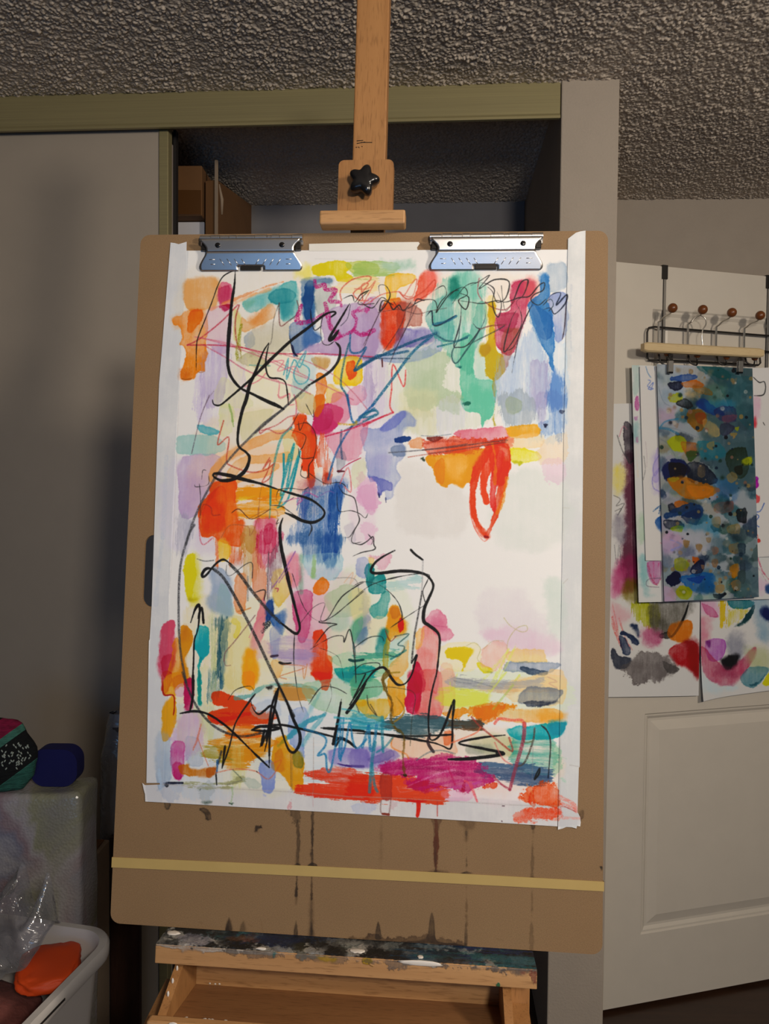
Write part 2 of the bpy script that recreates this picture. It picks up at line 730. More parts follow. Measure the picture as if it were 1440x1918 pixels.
uL = CL.l(1049, 300)[0]
uR = CL.l(1160.5, 150)[0] - 0.001
post = box('wall_right', (uL, uR, 0, CEIL - 0.001, -0.80, 0.006), GREIGE, None, CL.M, 0.003, 2)
structure(post)
structure(box('wall_back', (-2.2, uL - 0.001, 0, CEIL - 0.001, -0.85, -0.775), CLOSET_IN, None, CL.M))
structure(box('wall_left', (-2.3, -2.201, 0, CEIL - 0.001, -0.85, -0.01), CLOSET_IN, None, CL.M))
structure(box('wall_far', (-0.22, 1.6, 0, CEIL - 0.001, -0.10, 0.0), GREIGE, None, WR.M))
hb = CL.l(1040, 222)[1]
# header fascia with a rolled lower lip
bm = bmesh.new()
prof = [(CEIL - 0.001, -0.012), (CEIL - 0.001, 0.0), (hb + 0.012, 0.0), (hb + 0.006, 0.003), (hb, 0.003), (hb, -0.006), (hb + 0.008, -0.006),
        (hb + 0.008, -0.012)]
x0, x1 = -2.1, uL - 0.0015
a = [bm.verts.new((x0, y, z)) for y, z in prof]
b = [bm.verts.new((x1, y, z)) for y, z in prof]
for i in range(len(prof)):
    j = (i + 1) % len(prof)
    bm.faces.new((a[i], a[j], b[j], b[i]))
bm.faces.new(a)
bm.faces.new(list(reversed(b)))
structure(bobj('trim_1', bm, BRASS, None, CL.M))

# sliding closet doors
OD = -0.03
ue = CL.l(298, 350, OD)[0]
us = CL.l(316, 350, OD)[0]
d2 = box('door_2', (ue - 1.0, ue, 0.02, hb + 0.03, OD - 0.022, OD), GREIGE_DOOR, None, CL.M, 0.001)
structure(d2)
box('door_stile', (ue + 0.0005, us, 0.02, hb + 0.03, OD - 0.026, OD + 0.005), BRASS, d2, None, 0.002)
OD3 = -0.075
e3 = CL.l(329, 350, OD3)[0]
d3 = box('door_3', (e3 - 1.0, e3 - 0.012, 0.02, hb + 0.03, OD3 - 0.02, OD3), BLACK_GAP, None, CL.M, 0.001)  # black face stands in for the shaded gap between the doors
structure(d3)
box('door_edge_strip', (e3 - 0.0115, e3 - 0.008, 0.02, hb - 0.01, OD3 - 0.012, OD3 + 0.003), EDGE_LIGHT, d3)
box('door_channel', (e3 - 0.0075, e3, 0.02, hb + 0.03, OD3 - 0.02, OD3 - 0.002), BLACK_GAP, d3)

# closet shelf that carries the boxes (hidden behind the board)
SHZ = 1.86
structure(box('closet_shelf', (-1.3, uL - 0.003, SHZ - 0.02, SHZ, -0.774, -0.25), CLOSET_IN, None, CL.M))

# open panel door: slab with moulded panels
W_D = 0.76
z_t = DR.l(1160, 492)[1]
z_t2 = DR.l(1440, 517)[1]
DTOP = (z_t + z_t2) / 2


def panel_door():
    L = 0.003
    outer = [(-0.045, 0.012), (W_D, 0.012), (W_D, DTOP), (-0.045, DTOP)]
    xa = DR.l(1203, 1560)[0]
    yb, yt = DR.l(1204, 1750)[1], DR.l(1207, 1337)[1]
    xb = W_D - 0.115
    ub, ut = yt + 0.13, DR.l(1216, 578)[1]
    pans = [(xa, xb, yb, yt), (xa, xb, ub, ut)]
    bm = bmesh.new()

    def rect(p, i, z):
        x0, x1, y0, y1 = p
        return [bm.verts.new(q) for q in ((x0 + i, y0 + i, z), (x1 - i, y0 + i, z), (x1 - i, y1 - i, z), (x0 + i, y1 - i, z))]
    holes = [[(p[0], p[2]), (p[1], p[2]), (p[1], p[3]), (p[0], p[3])] for p in pans]
    flat = [Vector((q[0], q[1], 0)) for lp in [outer] + holes for q in lp]
    vs = [bm.verts.new(q) for q in flat]
    for t in tessellate_polygon([[Vector((q[0], q[1], 0)) for q in lp] for lp in [outer] + holes]):
        bm.faces.new([vs[i] for i in t])
    bk = [bm.verts.new((q[0], q[1], -0.035)) for q in outer]
    bm.faces.new(bk)
    for i in range(4):
        bm.faces.new((vs[i], vs[(i + 1) % 4], bk[(i + 1) % 4], bk[i]))
    k = 4
    for p in pans:
        r0 = vs[k:k + 4]
        k += 4
        for ins, z in ((0.004, -0.004), (0.009, -0.0045), (0.017, -0.010), (0.024, -0.010), (0.050, -0.002), (0.053, -0.002)):
            r1 = rect(p, ins, z)
            for i in range(4):
                bm.faces.new((r0[i], r0[(i + 1) % 4], r1[(i + 1) % 4], r1[i]))
            r0 = r1
        bm.faces.new(r0)
    o = bobj('door_1', bm, WHITE_PAINT, None, DR.M)
    return structure(o)


panel_door()

# ---------------------------------------------------------------- the painting, stroke by stroke
TILES = {'A': (300, 480, 3.6), 'B': (680, 480, 3.6), 'C': (300, 740, 3.6), 'D': (680, 740, 3.6), 'E': (280, 1000, 3.6),
         'F': (660, 1000, 3.4286), 'G': (270, 1260, 3.5122), 'H': (660, 1260, 3.3488), 'P': (1100, 450, 4.235),
         'Q': (1100, 850, 4.079), 'O': (0, 0, 1.0), 'K': (200, 1480, 3.1304), 'N': (640, 1480, 2.7692)}
PAINTING = '''
ws O ece4b8 60 440,640 560,640 560,760 430,780
wv O d2c6de 55 375,660 450,650 450,780 368,790
ws O e4d8c0 50 400,780 560,770 560,860 380,850
ws O f0d2b4 55 360,860 560,840 600,960 380,980
ws O d8d0e0 45 310,880 380,860 380,1010 310,1020
ws O e8e0b0 55 430,1140 620,1120 640,1280 420,1290
ws O e0c8d0 55 540,1080 680,1090 680,1260 560,1260
ws O d8e0c0 60 620,1080 760,1100 760,1300 620,1300
wh O d0dce0 50 480,1290 720,1280 720,1450 480,1440
wv O e8dcb0 55 340,1150 420,1130 430,1380 330,1400
wv O d0d8dc 55 310,1330 420,1340 440,1480 320,1480
ws O e0dcc0 50 420,1400 560,1420 540,1485 420,1480
ws O ecd8c0 55 740,1380 1000,1370 1040,1480 760,1470
wh O dce4c8 50 800,1260 1040,1270 1040,1340 800,1330
wv O c8d8e0 50 960,640 1050,620 1050,820 940,800
wv O d8dcc8 55 720,650 900,650 930,790 720,800
wv O d4c8d8 55 660,580 730,590 720,780 670,780
ws O ecdcc4 50 700,520 1000,520 1000,600 700,600
ws O e4dcc8 45 350,500 560,500 560,640 350,640
ws O dcd4e0 40 560,760 720,740 720,860 600,880
ws F d8ccd0 40 850,360 1100,380 1300,680 1340,760 1250,780 1000,720 830,660 790,560
ws F e0bccb 45 830,640 1000,600 1300,660 1320,760 1000,760
ws F c6d4c6 40 1240,300 1350,320 1350,640 1270,640
ws C e4c8d6 45 1300,640 1440,600 1440,1008 1300,1008
ws D d4cfc6 35 260,480 480,520 700,700 640,950 240,900
ws D cdd4c8 35 900,560 1340,560 1340,1000 900,1000
w A e0a868 85 160,185 230,155 345,140 400,175 395,260 370,350 290,365 200,370 165,330
w A e8862a 85 170,370 285,355 310,380 320,480 310,620 325,660 300,720 305,775 250,785 215,830 140,830 135,770 150,720 160,620 125,600 145,540 130,470 95,460 90,420 145,400
w A e0701a 65 195,380 285,360 280,440 190,520
ws A c86018 60 140,770 215,770 210,830 140,830
l A a05818 80 10-8 138,824 170,832 210,826
l A a05818 60 7-5 250,780 275,784 300,776
ws A e8a058 60 90,420 150,400 150,480 100,480
w A d86a84 60 400,190 450,180 480,220 475,320 440,370 405,350 385,290
w A c03c64 65 395,220 460,200 470,280 430,330 395,290
w A b01040 90 395,335 475,330 465,350 435,372 415,352
w A d8b0c4 50 310,370 470,360 460,640 320,600
wv A b4a4c8 50 320,640 440,620 440,900 380,1008 290,1008 280,700
w A 58b0b0 70 560,310 740,225 910,170 920,390 820,440 800,330 700,350 610,380
w A 2f8f98 75 735,260 830,215 905,250 890,310 790,330 740,300
w A 3a98a0 60 790,320 900,300 890,380 830,420
w A 7cb89a 60 555,310 640,300 600,350 590,380
w A e0a868 60 540,400 600,440 700,340 760,330 780,400 700,460 640,490 550,510
ws A dc9048 60 600,420 700,340 750,340 700,430 640,470
w A d0c860 60 490,360 540,400 530,520 500,560
w A a8b0b8 60 560,540 620,500 640,600 590,640 560,600
wr A c8c4b0 60 640,480 860,450 870,640 700,680 600,650
w A b0a878 50 540,680 620,650 740,740 640,745 540,720
b A e09058 70 14-18 420,320 550,270 700,210 830,172
b A e8a060 60 16 500,320 600,270 740,225
b A e8a888 60 18-22 340,360 420,325 500,300
w A 3a6a9a 75 970,150 1140,150 1150,180 1060,190 1040,280 1040,440 1020,500 970,440 950,330 945,210
w A 1f4f88 80 975,190 1030,180 1030,330 1010,440 970,430 960,300
w A 9aaab0 60 970,145 1140,145 1140,190 970,195
w A a8b0a8 50 1040,200 1180,220 1170,360 1060,400
w A 5878a8 70 870,460 1000,440 1040,520 1080,540 1070,580 950,640 900,680 880,600
w A 3c6ca8 60 960,480 1040,500 1090,540 1040,600 960,620
w A b8a0c0 75 1100,380 1440,330 1440,680 1080,660 960,640 1000,600 1090,560
w B b8a4c0 60 0,330 140,300 130,600 60,680 0,690
ws A e8dc60 50 910,100 1000,60 1020,140 920,140
w A d8c820 90 1015,70 1100,40 1250,35 1290,70 1250,110 1300,140 1280,170 1200,170 1160,130 1040,130
w A c0cc68 75 1250,40 1440,45 1460,120 1290,110
wh B a8c478 70 0,45 200,40 200,110 40,130 -60,130
ws B a8c8b4 70 120,45 320,30 330,90 180,110
wh A ecd898 55 1200,170 1440,130 1440,250 1220,260
w A c8a060 70 1020,690 1140,680 1120,760 1050,750
w A ecc838 85 1170,780 1240,680 1350,690 1365,850 1260,880 1170,860
w A e07820 85 1055,790 1110,800 1120,900 1080,1008 1045,1000 1050,870
w A e05a28 85 1260,720 1310,710 1320,790 1280,830 1255,780
w A e0a0b0 70 1260,900 1360,870 1380,960 1280,1000
w A e8c050 70 1130,860 1240,930 1130,1000 1110,950
w A a8c8c8 40 920,690 1040,680 1030,860 900,880
w A 98bcc8 40 890,850 1000,860 960,960 890,940
w A dcdcb0 55 410,820 530,900 620,1008 380,1008
wv A b0a0c0 55 1370,680 1440,680 1440,1008 1370,1008
wr B b8c8a8 75 290,660 560,640 580,730 560,860 600,890 660,880 660,1030 500,1030 300,1020 280,800
ws B e0dcb8 60 280,900 480,900 480,1060 260,1060
w B e8b838 85 165,125 330,120 340,180 230,220 220,280 165,300 150,230
w B e07818 75 145,300 240,290 240,330 150,360
w B d43818 85 135,330 240,310 290,330 270,480 230,560 170,630 130,600 120,500
w B a04838 65 240,310 390,350 390,470 300,480 260,560 220,500
ws B b87868 60 240,290 330,300 330,380 240,360
w B e05038 80 385,140 430,100 480,110 490,200 440,250 400,290 340,300 360,240
ws B f0a098 50 440,110 500,120 480,260 430,240
w B 98a8c8 65 180,640 400,620 510,560 520,640 300,720 100,700
w B 6058a0 80 250,490 480,500 500,550 400,600 250,620 200,640 220,560
wv B 5cb49c 60 470,230 590,130 760,130 840,330 800,560 750,640 740,720 745,800 700,800 560,700 500,600 440,480 430,400
ws B 88c8b4 60 600,120 760,100 830,200 800,300 620,280
w B 107868 80 590,160 640,150 640,260 590,280
w B 48a09a 60 440,330 560,260 600,300 600,560 500,560 430,440
w B 78b8a4 55 760,330 840,330 830,480 780,600 700,640
w B 68c0a0 75 660,560 750,560 745,800 880,840 880,1000 860,1090 815,1115 800,1165 790,1110 770,1060 660,1000
ws B a8d0c0 50 750,600 900,640 900,860 760,830
w B 0a6060 90 630,745 660,742 655,757 640,757
w B 0a6858 95 670,990 715,986 712,1000 680,1004
w B e8d890 60 830,300 890,300 890,600 830,560
w B b83858 85 990,190 1100,160 1160,180 1150,260 1100,330 1090,440 1050,520 1010,640 960,660 900,600 890,500 900,400 990,360
w B a02448 60 900,400 1040,380 1030,480 960,520 900,490
ws B e08078 60 1100,170 1160,180 1170,280 1110,300
w B a05840 70 950,500 1060,500 1000,640 950,780 890,830 930,680
w B c8a828 88 840,330 890,330 890,560 900,640 950,690 940,790 880,840 820,790 820,690 780,640 790,600 840,570
w B c09a14 70 785,600 840,595 860,640 820,680 785,660
b B a89828 85 16-14 880,830 884,930 885,1008 882,1060 875,1090 886,1140
wv B b0c0d4 65 900,680 1010,640 1120,480 1200,570 1240,700 1280,820 1280,1008 900,1008
wv B b0a8c4 55 1130,740 1230,700 1260,800 1230,1008 1130,1008
w B a8b8c4 75 1245,60 1300,45 1360,55 1365,210 1260,240 1240,150
w B 8898c4 70 1250,260 1370,260 1370,500 1310,580 1290,500 1260,380
w B 3878b4 85 1185,135 1240,130 1250,240 1240,300 1270,400 1290,530 1300,620 1280,700 1285,780 1260,740 1240,680 1205,610 1150,500 1120,400 1115,320 1190,250
w B 2060a0 50 1130,330 1260,400 1270,540 1190,540
w B 88acc8 60 1120,400 1160,330 1230,560 1180,570
wv B 6890c4 75 1270,780 1330,820 1350,1008 1240,1008
wr B c8d0d0 40 1370,320 1410,500 1400,800 1350,700
wv D d8d8dc 55 490,60 670,40 670,220 500,260
wv D c8ccae 55 300,0 650,0 640,60 480,80 470,150 340,160
wv D dcd8b8 50 260,80 480,100 470,280 330,260
wv D b0b8bc 70 900,0 1160,0 1170,180 1000,200 950,190 920,100
w D a8b494 55 980,20 1060,40 1060,110 1000,130 960,90
wv D 7898c4 70 1230,0 1350,0 1350,240 1320,340 1280,260 1200,280 1190,190 1260,150
w D b0a8c4 60 1170,0 1240,0 1210,190 1180,150
w D 98a4c8 80 0,230 130,210 260,100 350,160 345,210 280,230 260,300 270,360 270,420 215,480 255,560 210,620 195,690 150,710 140,660 110,680 95,600 30,580 15,400 0,380 -15,300
w D 6468b4 70 30,550 90,600 95,660 110,680 140,650 190,650 200,600 120,560
w D 7c84c4 65 100,230 250,110 280,140 190,240
ws D b0a8cc 60 40,420 160,430 160,530 40,540
l D 1a1c50 85 8-3 150,690 152,726
l D 1a1c50 80 12-6 100,660 108,690
w D 1a3a78 95 215,290 310,280 310,310 250,330 210,320
w D 8494ac 70 190,350 270,340 270,410 190,400
w D 141c38 90 1212,200 1240,200 1226,222
w D 141c38 90 1322,108 1352,108 1350,120 1330,122
wr D e0b0ca 65 -20,540 60,600 110,750 0,760
wr D e4bccf 55 0,880 100,890 60,1000 0,980
w D d87888 80 640,240 870,215 960,220 970,300 900,310 700,310 620,280
w D e0a070 70 320,310 390,290 400,360 320,350
wr D d84828 88 390,290 520,280 640,275 690,300 960,300 975,340 800,370 450,410 400,370
w D 783028 70 430,290 540,285 480,320
w D e8a838 85 950,215 1100,195 1175,205 1170,270 1000,290
w D ecd8b0 70 980,290 1190,270 1190,350 980,350
w D e0d830 88 985,360 1120,360 1200,400 1190,440 1050,470 990,440
w D b8b818 60 1010,450 1070,450 1050,472
wr D e8d4b4 60 1200,310 1350,270 1340,450 1200,450
wr D e2c6d2 55 1200,440 1340,440 1330,580 1230,560
w D e09828 88 430,410 600,390 830,350 860,360 750,580 700,600 660,630 600,600 550,625 490,580 470,500 430,460
ws D f0c878 65 560,430 680,420 640,560 580,540
w D e08028 60 480,480 540,440 540,590 500,580
w D d84020 85 860,350 975,330 985,480 950,600 890,600 870,560
b D d84424 88 60-20 850,360 770,500 740,640 745,800 785,900 830,955
b D d84424 85 60-18 965,470 925,640 885,820 830,955
b D dc4a2c 85 60-30 880,370 820,540 810,640 830,720
b D d84038 80 50-20 920,400 880,600 870,700 885,780
b D e08a28 85 26-20 870,330 890,450 885,600
b D e09030 70 24-10 965,560 940,700 900,800
p D d85038 60 5 735,600 715,700 725,820 760,920 810,985 840,970
p D d85038 60 5 720,640 722,780 750,900 800,960
p D 4a4a50 70 8-6 170,390 400,372 560,352 700,330
p D 503838 75 9 400,372 600,352 800,325 970,305
p D 603838 70 7 440,395 620,372 820,340 960,318
p D a04838 65 6 300,420 450,398 600,385
c D a83020 60 12 400,330 560,310 760,318 960,300
l D 8a1010 90 16 815,955 840,960
w D 283828 80 390,430 405,420 410,445
p D 506070 60 5 390,275 480,278 590,265
w C c0a8c8 70 130,440 250,400 400,420 400,600 300,760 200,830 130,800 120,600
wv C b0b0bc 65 110,820 200,830 240,900 150,1060 100,1060
ws C d8ccd8 50 240,820 400,960 380,1060 240,1060
w C a8ccc4 70 130,280 260,270 390,290 420,380 150,400 115,340
w C 60b0bc 85 250,205 320,220 400,235 390,265 280,260
w C dcd8b0 65 540,140 640,110 760,100 700,200 600,300 540,290
w C dde0a4 65 400,80 490,80 480,240 410,280
b C 88a858 60 22-10 460,60 480,130 490,215
b C e4a868 75 50-62 350,560 370,500 450,420 600,340 750,280 890,260
b C e0a050 70 60-76 470,540 560,450 700,430 860,420
b C e8b070 65 40 500,580 600,550 700,530 780,480
wh C e89c28 85 500,650 640,615 800,640 790,700 560,720 500,750
w C e8d848 80 520,690 650,680 540,720
wh C e8981c 85 510,750 700,690 800,700 780,830 560,830 500,800
w C e4581a 90 350,600 500,580 500,700 520,830 560,860 540,1020 400,990 360,960 290,950 270,880 265,760 330,680
w C e04410 55 360,640 440,640 420,900 300,930 280,800
ws C f08830 60 420,620 500,600 500,820 440,860
w C d04868 70 640,850 770,840 760,1050 640,1050
w C c02850 80 700,880 760,870 750,1000 690,1000
w C c89848 60 560,900 640,890 640,1050 580,1050
w C e8d868 60 390,980 440,970 460,1020 400,1020
w C e04c18 92 900,150 980,130 990,180 1040,240 1050,400 1030,450 1040,600 1000,620 990,520 960,500 955,380 890,280 900,220
ws C e87038 50 900,180 960,160 960,280 900,270
w C c83868 80 1060,80 1150,60 1240,100 1200,200 1130,260 1020,260 1030,170
w C dc8098 60 1160,0 1260,0 1270,160 1180,180
w C b83058 55 1040,90 1160,100 1140,220 1050,230
w C e08030 88 1040,0 1110,0 1090,120 1040,150 1030,60
w C d4c48c 70 920,0 1030,0 1030,120 940,110
wv C e06038 75 1060,260 1110,250 1120,360 1110,430 1150,480 1140,570 1110,580 1100,500 1060,480 1050,380
w C c02810 70 1110,520 1145,530 1136,580 1110,575
w C dc8ca0 55 1110,270 1250,250 1400,150 1360,400 1300,440 1180,420
w C 78808a 55 1190,380 1250,400 1230,500 1190,520
l C 481018 90 14-6 1190,515 1240,515
w C dcdcbc 60 1290,480 1380,420 1380,560 1300,640
wv C 4870ac 62 960,640 1100,600 1260,580 1250,720 1220,800 1210,940 1200,1008 870,1008 870,940 940,820 930,700
wv C 1c5298 82 1150,600 1250,590 1240,760 1180,950 1120,930 1120,780
c C 2c5c90 60 60 1000,700 990,850 960,980
c C 3468a0 55 50 1080,680 1070,850 1060,990
w C 3858a0 70 960,650 1010,640 980,840 940,820
ws C 6880b0 50 1010,560 1260,540 1240,640 1020,660
w C e0b8cc 65 1330,640 1440,600 1440,800 1380,760
w C c8c0c8 50 1230,900 1300,860 1300,1008
ws C a84050 60 940,580 1040,560 1040,640 950,660
w C d8d890 50 830,270 910,270 920,420 850,420
wv E e86424 88 430,0 620,0 640,120 600,180 540,200 540,100 490,30 470,100 480,230 440,230 430,130 420,60
w E ecc450 85 470,40 540,80 530,170 480,190 460,120
wv E c89a50 60 620,0 720,0 720,220 700,320 640,300 620,200
wv E c83058 85 720,0 880,0 870,80 780,220 740,220 720,130
ws E c05038 40 560,150 630,150 630,220 560,220
w E e09068 72 700,100 780,230 780,420 720,440 690,320
w E e4884c 75 570,290 650,280 640,500 590,530 565,440
l E c07838 70 10-6 590,525 640,515 680,500
w E a0b0c4 78 400,260 470,230 540,300 555,440 550,560 430,520 380,480 385,430 415,400 420,340
w E a8c4c0 60 480,330 555,440 550,560 450,540
w E dcd020 92 240,170 300,140 310,300 290,440 270,460 235,400 230,280
ws E dcd448 70 280,160 330,180 320,430 280,450
w E c4b814 80 255,435 318,435 310,455 275,462
wv E 805868 75 800,120 880,80 870,300 830,420 790,480 780,300
w E e0c060 65 830,260 920,240 960,330 920,440 870,500 830,440
w E e08898 75 930,160 1000,140 1020,320 960,360 920,300
ws E e0b4c0 55 1000,400 1200,420 1200,700 1040,760
w E c85080 75 960,420 1080,390 1090,560 1050,720 1000,700
ws E d07898 60 1000,640 1100,660 1080,880 1000,860
w E 2858a4 80 780,480 830,440 840,540 900,510 920,560 890,680 840,640 800,560 780,600
w E 1c3c78 60 780,470 830,440 830,540 790,590
wv E 3a689c 66 930,0 1290,0 1280,130 1240,220 1150,190 1130,150 1040,160 1000,60 940,100
wv E 1c509c 70 1130,20 1280,10 1250,140 1160,180
w E a8ccd4 60 1040,160 1290,140 1250,300 1100,300
b E 68a080 65 22-16 1020,150 1022,280 1020,400
b E 90b860 50 20-12 1105,150 1105,240 1100,290
w E e47a20 92 1130,320 1180,305 1210,350 1180,400 1130,410 1105,380
w E b8c8a4 65 1180,420 1330,340 1420,380 1440,500 1340,560 1220,540
w E a8c8b8 55 1200,560 1330,540 1320,640 1220,640
w E e4dca0 65 1340,400 1440,380 1440,640 1360,560
w E e04820 92 1110,670 1160,650 1200,720 1200,830 1230,900 1200,1008 1120,980 1085,920 1095,780
w E e87030 60 1190,820 1235,840 1230,900 1200,900
w E 98ccaa 65 1230,820 1440,800 1440,920 1240,890
w E 20a098 80 1240,900 1440,920 1440,1008 1300,1000
w E 70b090 75 1360,620 1440,540 1440,720 1370,720
wh E b0a0c4 60 870,720 1080,740 1100,840 820,830
wh E b8a8c8 45 880,800 1100,800 1080,880 900,880
w E a0a8c8 75 810,640 880,640 870,820 820,830
w E d05068 80 80,630 130,590 165,600 160,700 170,800 150,940 90,980 55,880 70,760
w E c03048 55 80,840 160,820 150,950 90,960
w E e4942c 85 160,730 200,720 240,1008 110,1008 130,900
w E d8902c 88 205,650 240,620 285,660 280,760 240,850 280,1008 200,1008 205,850
ws E c07010 55 205,650 260,630 260,700 210,720
w E 18a0b0 88 320,640 370,620 400,650 395,780 370,840 345,850 320,800 300,760
b E 10989c 90 18-14 345,840 330,900 345,1008
w G 0c9490 85 350,0 366,0 370,190 356,205 350,150
wv E c0cc98 65 390,560 440,540 440,1008 400,1008
wv E 305c68 82 440,570 500,555 540,600 520,720 500,840 470,1008 430,1008 445,700
w E 1f5878 55 480,640 530,620 500,1008 470,1008
w E e4dca8 72 500,600 640,580 700,800 680,1008 500,1008
b E e0d050 60 46 570,590 600,620 580,690
w E f0a420 88 640,790 690,780 720,810 720,1008 640,1008
w E dc8890 70 680,700 770,420 780,600 740,760 690,780
wv E e0c0c0 50 690,780 800,700 830,830 720,860
w E e8b060 60 820,850 900,880 880,960 840,960
w F 107878 88 80,210 130,195 140,260 120,330 85,310
w F 208888 85 100,320 150,270 210,260 210,370 160,385 105,370
w F a0a8cc 65 30,170 90,160 90,280 30,260
wr F a8acb4 75 55,380 90,350 100,560 60,700 30,690 50,560
w F 7090ac 75 30,640 90,600 80,700 30,700
w F 3a9890 80 120,460 160,440 190,380 230,380 230,480 200,540 140,540 115,510
w F e4dcb0 60 0,350 100,380 110,500 0,550
w F e8dcb8 50 100,560 220,540 210,640 110,660
w F 70b090 75 0,600 60,530 60,600 20,680 0,700
w F e8c878 60 100,150 140,160 120,210
w F e0941c 92 225,520 250,470 290,470 310,520 340,580 330,640 270,670 220,690 205,620
w F c87810 60 250,480 300,480 300,520 260,540
w F d03018 92 295,560 320,550 320,610 300,640
w F 188080 88 165,650 210,610 220,700 210,780 150,780
wh F 58a890 65 0,780 200,760 300,740 210,800 0,820
wh F 90c8a0 65 0,830 200,800 300,760 260,840 150,920 0,930
wh F 109898 80 0,880 60,870 130,900 60,960 0,970
b F b09020 85 22 228,680 212,780 215,860 250,920
w F e8b870 60 230,850 300,760 360,680 350,860 260,960
w F b8d4d8 50 250,680 360,650 330,740 240,740
w F dc8098 78 480,540 540,490 590,530 610,600 650,660 570,690 500,600 460,580
ws F d06888 50 480,560 560,520 600,620 520,610
wr F e0b0bc 65 90,130 180,120 250,140 210,220 160,220
w F e07870 80 455,600 540,620 560,680 545,1008 490,1008 400,1008 400,780 430,700
w F ecc078 75 400,640 460,600 450,700 410,740
w F c42448 92 380,840 420,820 450,900 450,1008 360,1008 370,900
w F e8b8a0 60 560,850 640,840 640,1008 550,1008
w F eee4b0 60 570,720 800,700 800,860 640,880 560,840
w F dcc418 88 615,740 760,735 770,770 740,810 710,880 695,880 700,820 610,800
w F dcd020 85 800,830 890,870 890,895 830,895
w F 484010 70 830,885 895,885 880,897
wr F e8b8a4 65 830,740 900,700 990,720 960,840 860,870 810,810
w F e8cc88 75 1000,750 1200,740 1240,800 1230,830 1000,830
w F 8090a4 78 975,860 1020,830 1320,830 1310,870 1230,905 1080,890 980,880
w F 34465c 82 1080,860 1230,880 1230,905 1130,900
wh F a8a8a8 65 650,920 900,950 1200,930 1230,920 1100,980 900,975 700,970
w F ecd0a0 70 1100,930 1330,880 1340,1008 1000,1008
c F d4dc60 70 8 690,830 640,1008
c F d8e070 70 18 1000,740 930,900 870,1008
c F d8e070 70 12 1050,710 930,960
c F d0d850 70 20 1070,910 1000,1000
c F d8e070 60 10 990,760 820,960 740,1008
wh F b0d0cc 50 230,300 430,270 430,330 240,350
w G c83c30 85 120,0 180,0 180,60 140,140 120,110
w G e4a434 85 130,30 250,0 270,50 215,80 200,160 210,260 170,420 120,430 130,230 180,150 125,140
w G d8802c 55 190,30 250,10 260,60 200,120
l G a01c18 90 10-7 122,60 128,145 190,152 196,230 190,280
w G dcb4cc 75 200,110 250,70 260,140 220,150
w G b82458 92 265,70 310,45 325,80 320,220 290,255 260,230
wr G d4b0d0 70 180,420 270,280 370,270 400,380 390,500 280,560 200,460
w G c8488c 85 175,470 230,445 270,480 260,690 200,710 170,600
w G c02868 55 180,600 250,600 250,700 200,705
w G a8b8c8 65 80,420 170,440 180,700 120,760 90,740
w G a8b4c4 58 270,420 360,440 380,600 300,620 270,560
w G cc7828 85 230,610 290,600 310,630 460,620 465,650 450,680 410,690 270,680 230,650
w G b85c18 70 410,630 465,630 455,680 410,690
wv G d8dca4 65 330,0 470,0 450,440 340,300
w G 0c9490 80 350,0 368,0 370,195 356,205 350,150
wv G 487888 70 450,0 520,0 490,130 440,180
wv G e0d8a0 60 520,0 640,0 640,130 520,130
w G dc4818 92 445,160 480,130 560,150 690,190 730,230 700,270 640,290 480,330 420,300 440,260 550,230 460,210
wh G dc4814 88 480,300 660,290 800,280 860,300 780,350 640,350 480,330
w G f0a420 88 650,0 720,0 720,100 650,90
wh G e09024 85 440,450 560,410 700,400 860,440 840,480 700,590 560,600 470,500
wh G e87818 82 560,360 700,350 760,400 700,420 560,430
wh G a89838 60 390,510 560,500 560,560 400,560
p G f0d8a0 70 8 500,470 620,480 760,455 600,440 500,460
wv G d8d890 55 575,500 640,500 640,720 580,720
w G e8d8a0 60 620,380 760,360 720,400 640,400
b G 68a8a0 75 30-24 600,170 700,150 800,90 920,80 1050,90 1130,110
wh G c8904a 75 900,100 1090,110 1060,160 900,160
w G c0ccd8 55 700,230 850,180 900,280 760,300
w G 8098cc 75 960,250 1050,230 1080,300 1050,420 1050,560 960,460 940,330
b G 50a0b0 75 24 880,480 1000,380 1080,320 1180,280
b G 88c0c8 55 22 1010,360 1090,250 1150,140
b G 58a8b4 70 14 1040,480 1100,380 1190,270
w G e09c28 90 870,440 920,420 940,470 1040,560 1040,770 980,770 900,670 850,640 845,560
w G d08018 50 850,560 900,500 920,640 870,640
w G 708038 80 980,540 1030,530 1040,620 980,620
w G 8898d0 82 765,605 850,590 855,760 790,790 765,700
wh G e04830 90 1080,650 1440,650 1460,820 1040,790 1050,740 1190,730 1080,690
w G 8478bc 80 1210,520 1300,500 1460,510 1460,620 1340,620 1230,600
l G 3a2470 92 10-16 1260,598 1340,615 1440,618
w G e04820 92 1100,0 1230,0 1220,80 1200,120 1160,110 1150,50 1110,30
w G 18a0a0 82 1260,0 1440,0 1440,60 1340,70 1280,40
w G a8ccac 62 1050,60 1440,60 1440,280 1200,260 1080,200
w G dcb838 80 1390,180 1450,180 1450,220 1400,220
wh G a8a87c 62 260,720 500,730 640,700 650,720 560,745 300,740
w G b8c4b8 50 640,700 700,690 770,750 700,765
l G 0c1020 95 14 125,728 250,727
w H 74b890 65 0,20 100,20 180,80 150,150 0,160
w H e0b444 75 30,180 240,180 240,240 180,310 60,250
w H e4a034 82 220,40 300,40 330,120 320,240 250,290 230,180
w H e07470 82 400,0 550,0 555,270 390,265 420,120
w H c42448 92 350,0 430,0 440,120 400,250 350,250 330,200 345,120
wv H e0b0b0 50 470,20 560,20 560,120 480,110
w H e8c0a4 62 550,0 640,0 630,240 560,230
wh H dce068 65 550,110 820,120 840,200 740,230 560,240
wh H d0b08c 65 790,90 900,80 1060,90 960,130 850,130
w H ecd098 62 980,60 1310,10 1310,200 1000,180
